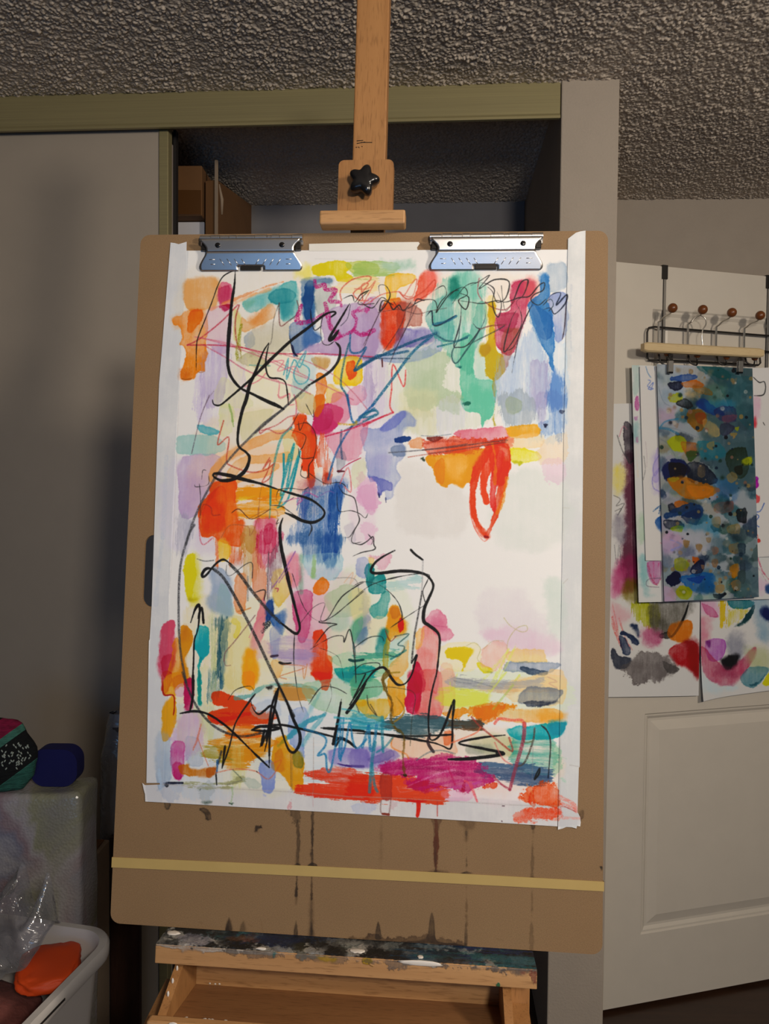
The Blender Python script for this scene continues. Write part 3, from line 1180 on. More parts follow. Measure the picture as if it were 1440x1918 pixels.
wh H b8b8b8 65 640,50 1000,70 1190,35 1060,90 800,90 640,80
w H 808894 78 1050,140 1120,90 1310,110 1290,150 1250,200 1150,210 1050,190
w H 2c3448 88 1085,185 1285,175 1220,215 1110,210
wr H e48c28 88 560,250 760,205 960,195 1030,210 930,260 880,310 800,320 740,280 600,275
w H e07410 60 760,205 960,200 860,310 780,300
w H e8b464 80 920,240 1100,225 1290,235 1320,280 1280,310 1150,320 930,300
ws H e8a030 60 1180,240 1320,250 1300,300 1180,300
w H ecc0a0 62 260,400 600,380 640,420 640,520 400,560 260,480
wh H 3c5c64 80 200,310 380,270 520,270 660,310 800,300 760,340 620,350 480,380 330,400 260,350
wh H 6a4a30 75 620,310 790,310 780,350 640,330
wh H 58a8b4 70 0,250 180,290 200,340 0,350
w H e07848 70 570,370 620,370 630,430 580,450
w H c8c89c 62 760,400 1000,400 1040,520 900,520 740,470
w H 98a090 65 720,460 860,450 900,520 740,510
wh H 48a898 75 1010,420 1240,420 1240,640 1000,600 1000,520
w H 20a4ac 88 980,350 1200,330 1330,305 1335,350 1300,400 1200,420 1010,410
w H 0c90a8 60 1240,310 1334,306 1334,360 1300,400 1240,400
wr H 98c8a4 75 1240,420 1310,480 1300,640 1240,640
w H 9080bc 78 0,490 200,470 300,520 180,580 0,590
w H 605098 45 100,540 240,480 260,530 140,580
wh H e04c30 90 0,640 180,650 330,650 450,700 580,740 570,790 480,800 200,790 0,770
w H a04038 55 175,640 240,640 240,780 180,780
w H e8b4cc 65 560,740 740,740 740,800 580,800
ws H e8d4d4 55 800,700 1080,690 1060,820 760,810
wr H e05030 80 800,700 900,690 890,730 820,740
wh H 506c8c 82 780,590 850,570 1000,580 1240,600 1240,680 1100,700 900,660 770,640
wh H 384c70 50 780,620 1000,620 1230,650 1100,690 900,650
wr H b82868 72 160,590 380,540 600,520 780,570 850,550 790,600 900,660 820,720 700,740 560,720 430,740 330,700 400,660 240,640
c H b02068 80 26 170,590 400,560 620,530
c H a81c5c 80 24 190,610 500,570 800,575
c H b82868 75 22 240,640 560,600 840,600
c H c03070 75 26 330,690 600,640 880,650
c H b83070 75 22 420,730 660,680 880,680
c H c050a0 65 18 480,740 640,720 800,690
c H 902050 70 20 300,600 480,600 700,640
c H ecb0cc 55 10 330,720 520,640 640,610
c H ecb0cc 50 8 500,740 700,670
wr H e44c1c 94 1050,780 1120,730 1240,690 1300,740 1290,840 1080,835 1050,800
w H d83c10 60 1100,800 1130,740 1140,830
wr H e86c50 70 1000,920 1080,850 1290,845 1290,930 1100,920
c H e04828 70 40 1090,870 1280,870
c H e05030 60 26 1020,918 1150,900 1280,915
c H e08070 70 30 1300,780 1360,810 1400,850
c H e07060 60 22 1300,820 1380,850 1400,870
c H d84838 60 14 1300,860 1310,900
c H e08878 60 16 1300,910 1420,915
l H a82018 85 8-4 1295,845 1330,842 1395,872
l B e8c838 1 1 0,0 1,1
#lines
p A c86070 65 8 230,545 420,580 620,640 800,720 1000,820
p A c05870 70 9 290,600 450,690 560,760 700,820 900,880 1010,930
p A c06078 65 8 250,545 450,600 700,690 900,790 1100,870 1300,970
p A b83048 85 9 180,600 360,600 540,615 700,650 900,660 1100,660 1440,680
p A b83848 80 10 180,600 260,560 400,450 520,330
p A b85868 60 7 820,660 1010,720 1180,810 1300,920 1400,1040
p A a04038 80 10 530,330 505,430 510,560 540,640
c A 8a8a20 85 24-16 545,465 520,600 520,700
c A 949430 70 12 540,480 535,600 545,690
p A 6a3030 75 7 800,315 800,420 812,472 860,440 930,380 920,300
p A 504840 70 5 800,320 765,420 750,560 735,600
p A 3a98a8 80 9 830,800 862,690 850,830 900,700 940,750 980,640 900,780 930,860 990,840 1000,760 940,720
p A 3a98a8 60 6 600,735 740,740
p A d87080 75 8 720,720 830,705 790,775 900,745 930,780
p A d86878 70 8 570,880 660,840 710,790
p A d87080 75 7 760,830 800,850 800,950 870,930 860,1000 900,1000
p A 1f5a80 85 13 1280,520 1280,640 1340,650 1385,620 1310,770 1440,690
p A 205a68 85 13 1270,590 1240,700 1215,860 1250,930 1270,1008
p A 1a5078 85 22-14 1310,770 1380,720 1460,670
c A b02468 85 22 1040,165 1050,205 1105,190 1110,225 1180,230 1140,300 1210,310 1220,340
c A b02468 85 26 950,330 920,440 990,445 1050,420 1110,390 1140,420 1110,320 1150,480 1210,530 1180,565
c A b02468 85 24 1180,560 1240,530 1300,500 1320,430 1300,380 1400,360
c A b02468 85 26 1300,500 1360,530 1440,500
c B c04888 70 14 -60,380 20,300 60,290 20,380 40,340
c B b02468 75 18 0,520 40,530
p A c85a48 80 9 1220,300 1215,230 1290,160 1400,135 1410,165 1300,250 1360,300 1355,200 1400,190 1330,290 1400,300
p B c85a48 75 7 -60,220 30,220 80,170 0,330 120,260 240,240 270,270 330,180 360,160 330,270 260,260
p B c04838 75 8 240,240 300,290 400,240 480,160 470,230 380,290
p B d03030 75 9 190,900 200,730 270,880 285,770
p B d03030 75 10 190,900 178,1008 200,1055
l A 101010 90 7 1225,290 1290,265 1310,310 1350,260 1405,230
l A 101010 90 6 1100,380 1080,480 1090,580 1130,600 1170,575
p A 202020 80 6 1405,230 1330,320 1440,320
p A 303040 70 5 1280,330 1260,420 1215,470
l A 101018 85 6 1010,360 1020,440 1040,500 1085,470
l A 101018 85 6 870,540 890,640 920,680
l A 101030 90 14-6 885,600 900,650 925,675
l B 181818 85 6 110,260 105,200 150,200 180,260 150,330 110,370 130,300 200,330
l B 181818 85 6 -20,310 60,350 120,280 170,310 200,360 240,330 270,370 320,310 300,350 390,300 480,300 500,380
l B 181820 85 6 200,300 250,360 330,340 360,290 410,300
l B 181818 85 7 480,230 540,200 560,260 520,310 490,380 560,280 600,240 640,230
l B 181818 85 6 570,280 620,230 680,210 700,260 640,300 690,360 710,280 650,250
l B 202020 85 7 720,200 780,170 850,130 780,220 880,160 980,170 960,280 900,310 870,240 840,210
l B 202020 85 7 600,320 690,200 800,180 880,220 870,300 880,370 910,410 930,320 900,240
l B 202020 85 6 640,300 720,310 800,320 900,300 960,310 1050,280 1120,270 1180,200 1220,180 1210,230 1150,260 1130,300 1180,330 1230,290
l B 202020 85 7 930,200 940,300 960,370 1010,300 1060,180 1110,165 1080,260 1030,310 1060,380 1060,480 960,640 950,600 1000,420 1060,330
l B 281820 80 6 960,640 1020,600 1090,420 1130,340
l B 181820 85 6 1150,300 1060,500 1020,680 1000,790
l B 101828 85 8 1215,330 1270,260 1330,250 1300,330 1370,260 1360,320 1290,390 1260,350 1215,360
l B 281820 80 6 1370,260 1355,480 1340,560
l B 203038 80 7 1210,330 1260,290 1280,330 1250,370
l B 202028 80 8 720,430 760,480 780,500 700,600 640,615 610,600 650,460 660,340
l B 183840 70 6 650,460 640,560 600,640 600,700 630,720 690,640 760,540 820,420 810,340
l B 101828 85 9 420,410 460,370 470,460 520,460 620,400
p B 104868 85 18 -10,740 100,680 300,590 490,520
p B 104868 80 16 100,670 200,660 300,640
p B 105878 85 18 60,1008 180,850 330,650 460,540
p B 185878 85 16 470,460 560,440 625,405
p B 206870 80 12 500,610 620,580 710,535
p B 184858 75 12 490,530 560,570 640,570 700,550
p B 203850 70 8 0,685 150,690 310,690
p B 703030 75 9 780,495 860,470 960,462
p B 283030 75 7 700,600 780,560 900,500 950,470
p B 702028 70 7 820,310 880,350 960,360 1020,300
p B a82838 60 7 780,150 770,240 800,300
l B 401010 85 10-6 125,690 128,745
p B 382028 65 5 120,330 90,420 0,600
p B 302028 65 5 330,340 300,460 230,600 175,730
p B 302028 65 5 290,340 250,470 130,650
p B 302028 65 5 140,320 60,480 0,630
p B 302028 65 5 360,330 320,420 200,660
p B 402828 55 5 100,380 240,360 360,390 450,370 560,350
p C 503848 75 5 210,395 230,310 270,150 330,0
p A 706068 60 4 310,990 330,950 360,910
p C 389090 80 18-12 880,220 820,280 780,400 750,560 740,740
p C 309080 60 12-8 740,560 740,740 735,830
p C 188c98 85 14 830,400 835,520 870,400 820,620 900,330 850,640 940,380 880,640
p C 188c98 80 12 930,420 900,560 870,660 920,480 860,700 790,760
p C 188c98 80 12 830,400 830,540 810,680 840,640 800,740
p C b84838 85 9 425,175 385,335 460,285 445,440 480,480 600,520 700,510 770,460
p C b84838 85 8 735,425 690,500 740,440 720,520 685,590 735,560 760,470
p C b06838 70 5 690,590 670,680 660,860
p C b85050 75 9 670,215 672,260 720,230 790,260 850,240 900,180
p C b85050 75 8 680,240 780,205 860,150 910,140
p C a06040 70 6 410,960 470,880 590,890 605,950 650,850 660,760
p C a03838 75 8 270,810 290,740 340,760 350,810 400,808
p C c86070 75 8 260,830 265,960 290,1010 350,965
p C c86070 75 9 900,0 915,60 915,130
p C d06870 70 7 790,0 810,25 870,-10
p C a06030 60 6 600,835 680,790 760,770 790,800 780,900
l C 401c20 80 5 480,795 530,770 600,835 660,820 740,770
l C 202020 80 5 740,745 810,750 860,780 930,830 1000,860 1020,900 1000,950
l C 181818 85 5 930,120 890,200 880,235 930,250 980,280 960,350 940,370
l C 181818 85 5 920,200 990,190 1040,250 1050,340 1030,430 1000,480 1000,560
l C 181818 85 5 930,360 940,420 980,430 1035,420
l C 181818 85 5 955,480 945,540 985,560 1000,520
l C 181818 80 5 980,60 1000,100 1030,150 1030,100
l C 181818 80 5 930,180 940,240 975,160
l C 181818 85 6 1005,530 1060,570 1120,600 1190,590 1230,600 1250,620
l C 181818 85 5 1190,590 1230,660 1300,690 1320,740 1330,800 1340,850 1300,920 1270,960 1220,960
l C 181818 85 5 1190,660 1200,780 1280,780 1340,800 1380,830 1400,795
l C 181818 85 5 1340,850 1290,960 1300,1000 1360,990
l C 181818 85 5 1400,940 1430,980 1420,1010
l F 181818 85 6 0,60 50,70 90,50 130,20 135,70 145,90 130,105 60,120 0,145
l C 181818 80 5 780,690 800,640 880,630 960,640 1000,620
l C 181818 80 5 780,690 790,720 850,720 900,690
l C 181818 80 5 230,600 240,620 320,605 325,545
l C 181818 80 5 262,600 270,700 265,830
l C 181818 75 4 310,510 285,510 278,570
l C 181818 75 4 800,830 780,870 800,860
p C 1f5a90 88 13 1440,60 1300,200 1220,320 1170,430 1130,570
p C 1f5a90 85 14 1260,0 1290,170 1330,180 1370,130 1450,100
p C 206080 80 12 1440,90 1390,120 1340,150 1400,150 1450,130
p C 2a4868 70 14 1220,240 1215,330 1225,430
p C 303858 60 12 1240,240 1300,210 1360,190
p C c02848 85 10 1110,280 1250,240 1440,170 1500,145
p D c03040 85 12 0,210 100,160 200,118
p D 1c6478 85 14 0,180 60,150 95,130 90,110 50,110 0,150
l C a82040 85 8 1200,520 1260,470 1350,425
p C d06868 80 8 1210,600 1265,490 1285,650 1240,620
p C c04888 65 7 840,720 900,700 960,700 920,740 980,660 1060,690
p C 8060a0 60 7 1060,690 1130,650 1170,660
c C c8a030 80 18 1200,195 1300,200 1320,180
p C d86878 60 6 700,1000 640,940 740,880
l E 404040 1 1 0,0 1,1
p A 38383a 90 16-14 1000,870 860,1000 760,1086 640,1190
p C 48484a 92 15 830,95 700,190 600,290 520,370 450,450 380,540 320,640 260,760 210,880 172,1008
p E 444446 92 15 300,-60 265,0 230,110 205,230 195,400 195,600 205,780 230,930 245,1000
l A 0c0c0c 97 20 503,95 500,180 478,330 465,480 455,620 455,740 480,820 540,890 620,930 700,970 780,1006 830,1031
l A 0c0c0c 95 7 500,95 430,130 390,190 350,300 300,430 260,530 243,600 240,770
l A 0c0c0c 96 17 350,970 360,1000 400,1005 460,960 620,820 740,700 880,570 1000,480 1100,400 1160,375 1180,385 1150,410
l A 0c0c0c 96 20 1275,320 1210,430 1150,530 1140,565 1165,550 1200,500
l A 141414 95 20-14 1180,580 1210,620 1200,700 1140,780 1000,870
l A 0c0c0c 96 20 730,585 690,650 640,780 600,870 580,960 550,1046 525,1170 525,1276 580,1326 600,1366 570,1446 500,1501 420,1514 370,1496 355,1476 380,1466 470,1481 560,1506 680,1536 800,1576
l A 0c0c0c 95 10 730,590 710,700 715,780 740,820 800,825 840,850 855,920 862,1000
l C 0c0c0c 96 14-18 800,640 900,670 1000,700 1070,745 1105,790 1090,830 1030,860 960,850 900,820 840,795
l C 0c0c0c 96 20 825,830 808,880 805,940 815,1040 828,1096 868,1276 908,1436 938,1556 930,1600 900,1605 810,1536
p E 2c2c2c 93 20 880,600 800,520 690,390 610,280 540,205
l E 0c0c0c 96 16 545,205 500,175 460,190 420,230 380,280 355,290 355,265 385,235 430,240
p E 2c2c2c 92 19 430,240 490,290 560,400 650,570 720,710 800,880 860,1005 920,1130 970,1230
l G 0c0c0c 95 20-12 870,60 930,180 980,310 1020,400 1020,470 985,525 950,510 920,440 890,340 860,250 830,220 790,250 750,275 715,240 700,190
p E 7a5050 80 7 500,860 510,800 560,740 640,640 710,550
p E 7a5050 60 5 500,850 510,888 545,888
l E 202020 85 5 520,200 515,270 550,280 640,210 690,200 690,300
l E 202020 80 5 700,400 775,380 770,450
l E 181818 85 5 1010,610 1100,500 1180,470 1150,580 1200,570 1290,430 1400,350 1440,330
l E 181818 85 5 960,270 1040,500 1140,590 1230,560 1330,480 1440,390
l E 181818 85 5 1090,780 1200,640 1260,610 1150,600 1145,590
l E 181818 85 5 1080,780 1220,700 1300,690 1310,730 1340,650 1360,680 1380,850 1390,1000
l E 181818 85 5 1140,770 1220,800 1280,850 1310,1008
l E 181818 85 5 975,680 970,850 985,1008
p E 505050 60 4 1240,300 1380,305 1410,400
p E d8a070 60 5 1310,330 1370,260 1350,340 1390,280
p E 8a58a0 75 9 830,360 900,260 980,120
p E 9858a0 70 7 870,330 940,230
p E d87090 70 6 670,700 720,600 760,560
p E a8385a 75 8 845,370 865,370 860,390
l E 0c0c0c 97 13 275,600 310,500 335,487 330,600 320,660 300,720 295,850 290,1008
l E 0c0c0c 96 13 325,570 350,500 362,602
l E 0c0c0c 96 14-10 300,520 325,490 340,500
p E 202020 85 7 290,900 285,1010
l E 101010 92 14-8 870,868 905,878 952,872
l E 0a3838 92 16-20 1340,850 1380,858 1440,850
l E 281828 80 14 812,828 860,822
c E 101820 85 14 760,660 810,600 770,610
p E 404448 75 6 320,170 370,185 430,180
p E c87848 75 6 900,880 1050,900 880,960 920,980
p E c87838 70 6 1030,900 1040,980 1060,880
p E 303030 60 5 800,120 790,440
p E 60584a 50 12 660,290 660,450
l F 0c0c0c 97 16 370,100 385,118 410,140 450,168
p F 202020 90 8 255,115 270,108
l F 0c0c0c 97 16 255,115 190,150 140,190 115,240 160,255 300,240 400,245 470,265 510,310 515,350 490,410 460,480 455,560 490,590 540,630 558,680 550,800 535,920
p F 202020 80 8 535,920 510,1008 490,1130
p F 888888 50 10-6 450,170 445,330 440,380
p F 303030 85 9-12 445,370 420,520 395,660 378,830
l F 0c0c0c 97 14 378,830 410,780 400,820 380,900 340,960 290,970 250,930 220,880 190,858 140,880 90,940 40,1008 -20,1100
l F 181818 85 5 0,340 60,310 150,320 230,370 290,440 315,510 315,550
l F 181818 85 5 0,420 100,340 200,300 330,270 420,258 490,265 480,300 450,370 465,440
l F 181818 85 5 240,605 320,550 460,460
l F 182828 75 6 0,740 100,670 180,660 200,690
l F 182020 80 5 0,890 60,840 160,830 165,860 60,900 0,900
p F 187070 85 12 245,805 340,750
p F 204848 85 7 270,660 360,645 290,710 330,725 320,760 280,790 210,775
l F 802818 85 8 205,610 240,690 280,655
p F 907820 80 10 200,1008 195,940 220,900 300,890
p F b0a868 70 4 970,540 1010,590 1080,630 1120,620 1110,590 1050,610 1000,680 990,740
p F b0a868 65 4 730,720 780,700 820,740 800,800 820,830
p F b8a070 65 4 840,740 900,690 970,690
p F 707880 60 6 650,925 780,950 900,985
p F 707880 60 6 650,945 760,965
p F c8a088 70 7 1250,920 1310,950 1260,960 1310,990
p F b85070 60 5 520,590 600,600
p F 60b0b0 70 6 0,700 15,760
l F 181818 80 5 0,690 15,760 20,960
p G 333335 92 15 250,0 300,140 360,250 430,330 500,380 580,410 660,420 760,400 880,370
l G 0c0c0c 96 14 235,270 330,255 420,275 520,340 600,410 700,510 820,625
l G 0c0c0c 96 13 820,625 825,400 850,260 885,90
l G 0c0c0c 96 13 885,90 840,210 820,340 800,450
l G 0c0c0c 96 13 760,490 790,380 770,480 830,340 790,520
l G 0c0c0c 96 13 705,380 760,355 850,360 885,370 800,385 705,380
l G 0c0c0c 96 11 780,350 900,345 1000,365 1150,400 1300,440 1390,490
l G 0c0c0c 96 14 1160,365 1300,375 1440,385
l G 0c0c0c 97 20 1295,175 1270,330 1240,470
l G 0c0c0c 97 20 1460,60 1400,170 1330,265
l G 0c0c0c 96 15 1265,330 1255,480 1290,440 1340,450 1390,495 1300,430 1260,450
l G 0c0c0c 94 16-10 530,480 520,560 510,630
p G 303030 88 14 505,520 485,600
p G 205088 85 16-8 480,580 475,660
l G 101010 90 8 470,660 475,740
l G 141414 92 10 510,630 560,480 600,330 690,190 730,140
l G 181818 85 5 550,180 600,115 690,90 720,120
l G 181818 85 5 990,0 1010,150 1045,260
l G 181818 80 5 1080,210 1160,100 1250,100 1330,140
l G 181818 70 4 1220,60 1230,160 1190,270
l G 101010 92 14 320,0 318,150 300,250
w G 0c0c0c 95 800,95 835,90 830,105 810,108
p G 2a78a4 85 13 1050,370 1180,420 1190,480 1140,545 1190,540 1200,640 1230,620 1290,300 1280,560 1320,480 1350,330 1370,450 1400,500 1460,440
p G 2a78a4 80 12 1310,300 1290,580
p G 48a8b4 80 14 1250,295 1350,305 1460,300
p G 48a8b4 75 12 1260,340 1350,330 1460,345
p G 48a8b4 70 10 1300,240 1400,260 1460,320
p G d06848 80 6 320,510 350,440 372,340 340,450 320,500
p G d06848 75 5 350,430 390,540 420,615
p G d06848 75 7 470,660 600,635 730,650 820,700 900,580 840,600
p G c06038 60 5 680,450 720,590
p G 604838 65 5 962,520 964,770
p G 806858 55 4 972,540 972,780
p G 907868 50 4 1112,430 1110,790
p G 606060 55 6 540,740 640,710
p G 384838 60 7 580,640 640,700
l G 281010 80 8 735,650 742,656
l H 0c0c0c 97 14 525,0 490,150 475,280 480,400 500,425 540,400 580,320 635,175 625,300 618,470 560,460 500,440 300,405 100,375 0,365
l H 0c0c0c 94 9 0,380 200,390 400,400 620,390
l H 0c0c0c 97 16 955,393 800,410 665,443 800,475 945,510 740,540 600,545
w H 101010 80 905,500 948,508 910,522
l H 101010 92 10 0,170 40,90 80,10
p H 303020 70 4 0,110 150,90 300,100 390,140 370,300 360,460
p H 202020 75 6 90,145 100,210 150,270 110,200
p H 202020 65 6 20,200 40,250
b H 6a5018 88 22-16 220,0 190,50 210,120 245,190 240,290 270,350 320,400 315,560 325,640
w H 3a2c10 85 305,640 340,640 330,655
l H a07828 75 9 270,150 320,220 310,270 260,310
l H 281c20 85 12-20 490,380 470,430 485,470 508,500
l H 282828 85 11-7 1180,330 1220,370 1240,450 1225,660
p H 4a4038 85 11 1140,350 1130,430 1080,560 1030,590
p H 506038 70 9 1130,430 1080,440 1060,400
p H 983848 88 24-18 1075,320 1070,420 1020,600 985,735
p H a03848 80 12 985,735 930,700 880,650
p H e06050 80 16 890,320 920,290 1000,300 1060,300 1080,340
p H a04438 85 11 745,280 800,340 900,420 1000,495 980,410
p H e07858 80 9 800,345 770,380 650,430 620,440
p H e08038 75 9 250,410 245,470 330,510 350,540
p H d07068 75 8 890,440 940,540 1000,580
p H e06068 80 12-8 700,680 730,700 780,810 740,690
c H a81838 85 20 700,690 690,740
p H b82858 75 10 600,600 640,700
l H 101010 92 10-6 1175,600 1165,640 1140,670 1150,640 1170,600
p H 308090 85 20-14 185,280 185,400 190,500
p H 2a78a0 85 18 100,330 110,480 130,460 150,330
p H 2a78a0 80 16 60,470 100,330
p H 308090 80 20 140,440 120,560 105,750
p H 308090 80 16 120,570 135,700 155,750
p H 308090 75 12 250,410 200,470 150,500
p H 288898 75 14 0,300 100,320 190,300
p H 288898 70 10 0,340 120,350 240,360
p H 48a0ac 70 9 0,270 80,300 190,290
p H 48a0ac 65 7 40,330 160,320 260,330
p H d0d860 65 7 610,60 620,200
p H 506870 60 8 400,550 480,500 560,490 640,510
p H d88070 60 6 380,740 300,750 280,720
p H e07038 60 6 1110,770 1150,810
p H e0a060 60 8 1090,700 1130,760
p H a8c060 55 12 1005,80 880,230
p H d0d860 65 12 960,0 800,200
p H 909090 55 6 640,60 800,90
l H 0c1428 60 8 1230,620 1225,660
p H 808080 50 5 1130,420 1125,700
wr G b8c0cc 55 115,735 240,735 200,840 150,850
wr G b0b8b8 50 350,755 450,740 430,850 380,850
w G 203828 85 380,850 440,848 430,860 400,862
b G a0bc88 60 24-16 575,760 580,800 570,850
w G 183820 90 555,855 585,855 575,872
wr G dcacac 65 930,780 1045,790 1045,820 975,830 970,880 945,880 960,830
c G d04038 65 10 1060,805 1200,815 1440,815
c G b0c0d0 40 26 100,440 95,600 105,780
c G b8ccd8 50 22 95,640 110,760
p G c8a0a0 50 6 1105,790 1110,880
w G 202028 80 135,738 155,738 148,752
w G 101818 80 358,768 372,766 366,780
wr G b0b8e0 60 770,770 800,780 785,800
l H d02818 92 24-22 412,800 412,850 405,900
l H c82818 88 12-8 340,795 400,808 460,805
p H 8a7068 75 8 178,800 175,870 200,888 228,880 238,800
l H 782818 85 12 180,885 225,890
wr H b8c0d8 50 20,830 130,840 120,880 20,870
wr H d8b8b8 40 240,800 300,810 290,860 240,850
l H c83020 80 10 330,800 420,815
l H b04038 70 5 530,800 530,900
l H 301820 80 8 935,836 950,836
l H 301820 80 5 933,930 936,934
c B b0b4ba 45 8 1400,200 1395,420 1400,660
c H 98c0a0 50 14 1310,530 1340,540
c H 98c8a8 50 14 1305,660 1330,680
c E b8c0c8 40 30 90,0 60,250 40,480
c C b8c0c8 35 30 40,420 30,700 20,960
p D b4b0a0 50 3 1345,0 1345,1000
p D b4b0a0 45 4 1345,760 1385,765
p F a8a090 50 4 1350,320 1380,290
p C c4bcb4 60 3 124,0 90,900 60,1340
p H b0a8a0 60 5 0,775 500,800 1000,830 1290,838
p G b0a8a0 60 5 120,735 500,760 1040,790 1440,825
p H 908880 55 3 1302,300 1296,840
p H a09890 60 4 1360,580 1420,590
p A b8b8b0 50 3 1040,18 1440,25
'''
BOARD_STAINS = '''
w K 2a1c10 75 540,110 580,108 605,140 612,172 585,172 570,140
wr K 3a2814 75 870,210 900,205 910,225 880,232
w K 242018 85 335,70 368,70 362,108 348,112
wr K 3a2c18 70 1050,110 1120,110 1125,180 1105,190 1080,150
b K 3a2814 70 14-10 1115,180 1120,300 1115,440
b K 3a2814 80 14-14 1203,130 1203,300 1202,440
wn K 3a2814 75 1095,442 1110,430 1120,430 1136,442
wn K 3a2814 80 1176,446 1196,428 1210,428 1232,446
b K 3a2814 75 10-16 1113,480 1110,560 1108,620
b K 3a2814 70 16-4 1108,600 1108,640 1107,670
b K 4a3418 60 10-8 1200,490 1198,640
b K 3a2814 75 8-14 1198,640 1196,780
wn K 3a2814 80 1182,858 1192,790 1202,790 1214,858
wn K 3a2814 78 1090,852 1103,770 1112,770 1120,852
wn K 3a2814 75 690,826 710,755 720,755 738,826
wn K 3a2814 60 775,830 795,770 805,780 815,830
wn K 5a3c20 40 640,826 860,836 860,846 660,836
wn K 4a3418 55 560,128 600,130 596,150 570,140
wn N 5a2c14 60 455,140 515,150 505,190 492,260 475,260 470,190
b N 6a3010 75 20-12 487,160 490,260 484,330 487,420
b N 4a2c14 80 16-14 485,260 484,425
wn N 3a2012 80 412,430 470,418 500,418 548,430
wn N 4a3018 70 605,155 685,160 680,205 655,210 648,260 640,260 636,200 612,180
b N 3a2c18 72 14-14 644,220 645,430
wn N 3a2c18 75 606,436 636,422 655,422 680,436
b N 4a3820 60 14-16 990,170 988,300 985,450
b N 4a3418 70 22-14 990,170 990,200
b N 4a3820 45 9 985,500 982,660 980,830
wn N 4a3820 60 968,458 980,446 990,446 1000,458
wn N 3a2814 78 432,770 458,650 472,650 486,770 520,790 600,800 640,812 560,806 420,796 300,786
wr N 4a3018 60 20,775 180,765 420,768 640,806 400,800 100,785
wn N 3a2814 75 170,770 182,690 192,690 205,770
wn N 3a2814 70 632,808 638,700 646,700 652,808
b N 5a4020 45 8 645,500 645,700
b N 5a3c20 35 8 205,140 200,440
w N 4a2c14 75 1225,130 1245,105 1250,130 1240,150 1228,160
w N 201810 80 1338,400 1346,400 1344,408
w N 201810 60 1370,120 1380,110 1382,122
p N c0a078 40 3 395,570 410,580
p N c0a078 40 3 510,635 525,620
p N b89468 30 5 800,770 830,780
p K c0986c 45 4 900,760 912,830
p K b89468 35 8 540,775 555,780
p K b89468 35 8 830,790 850,800
p K b08c60 35 2 290,330 310,350
'''
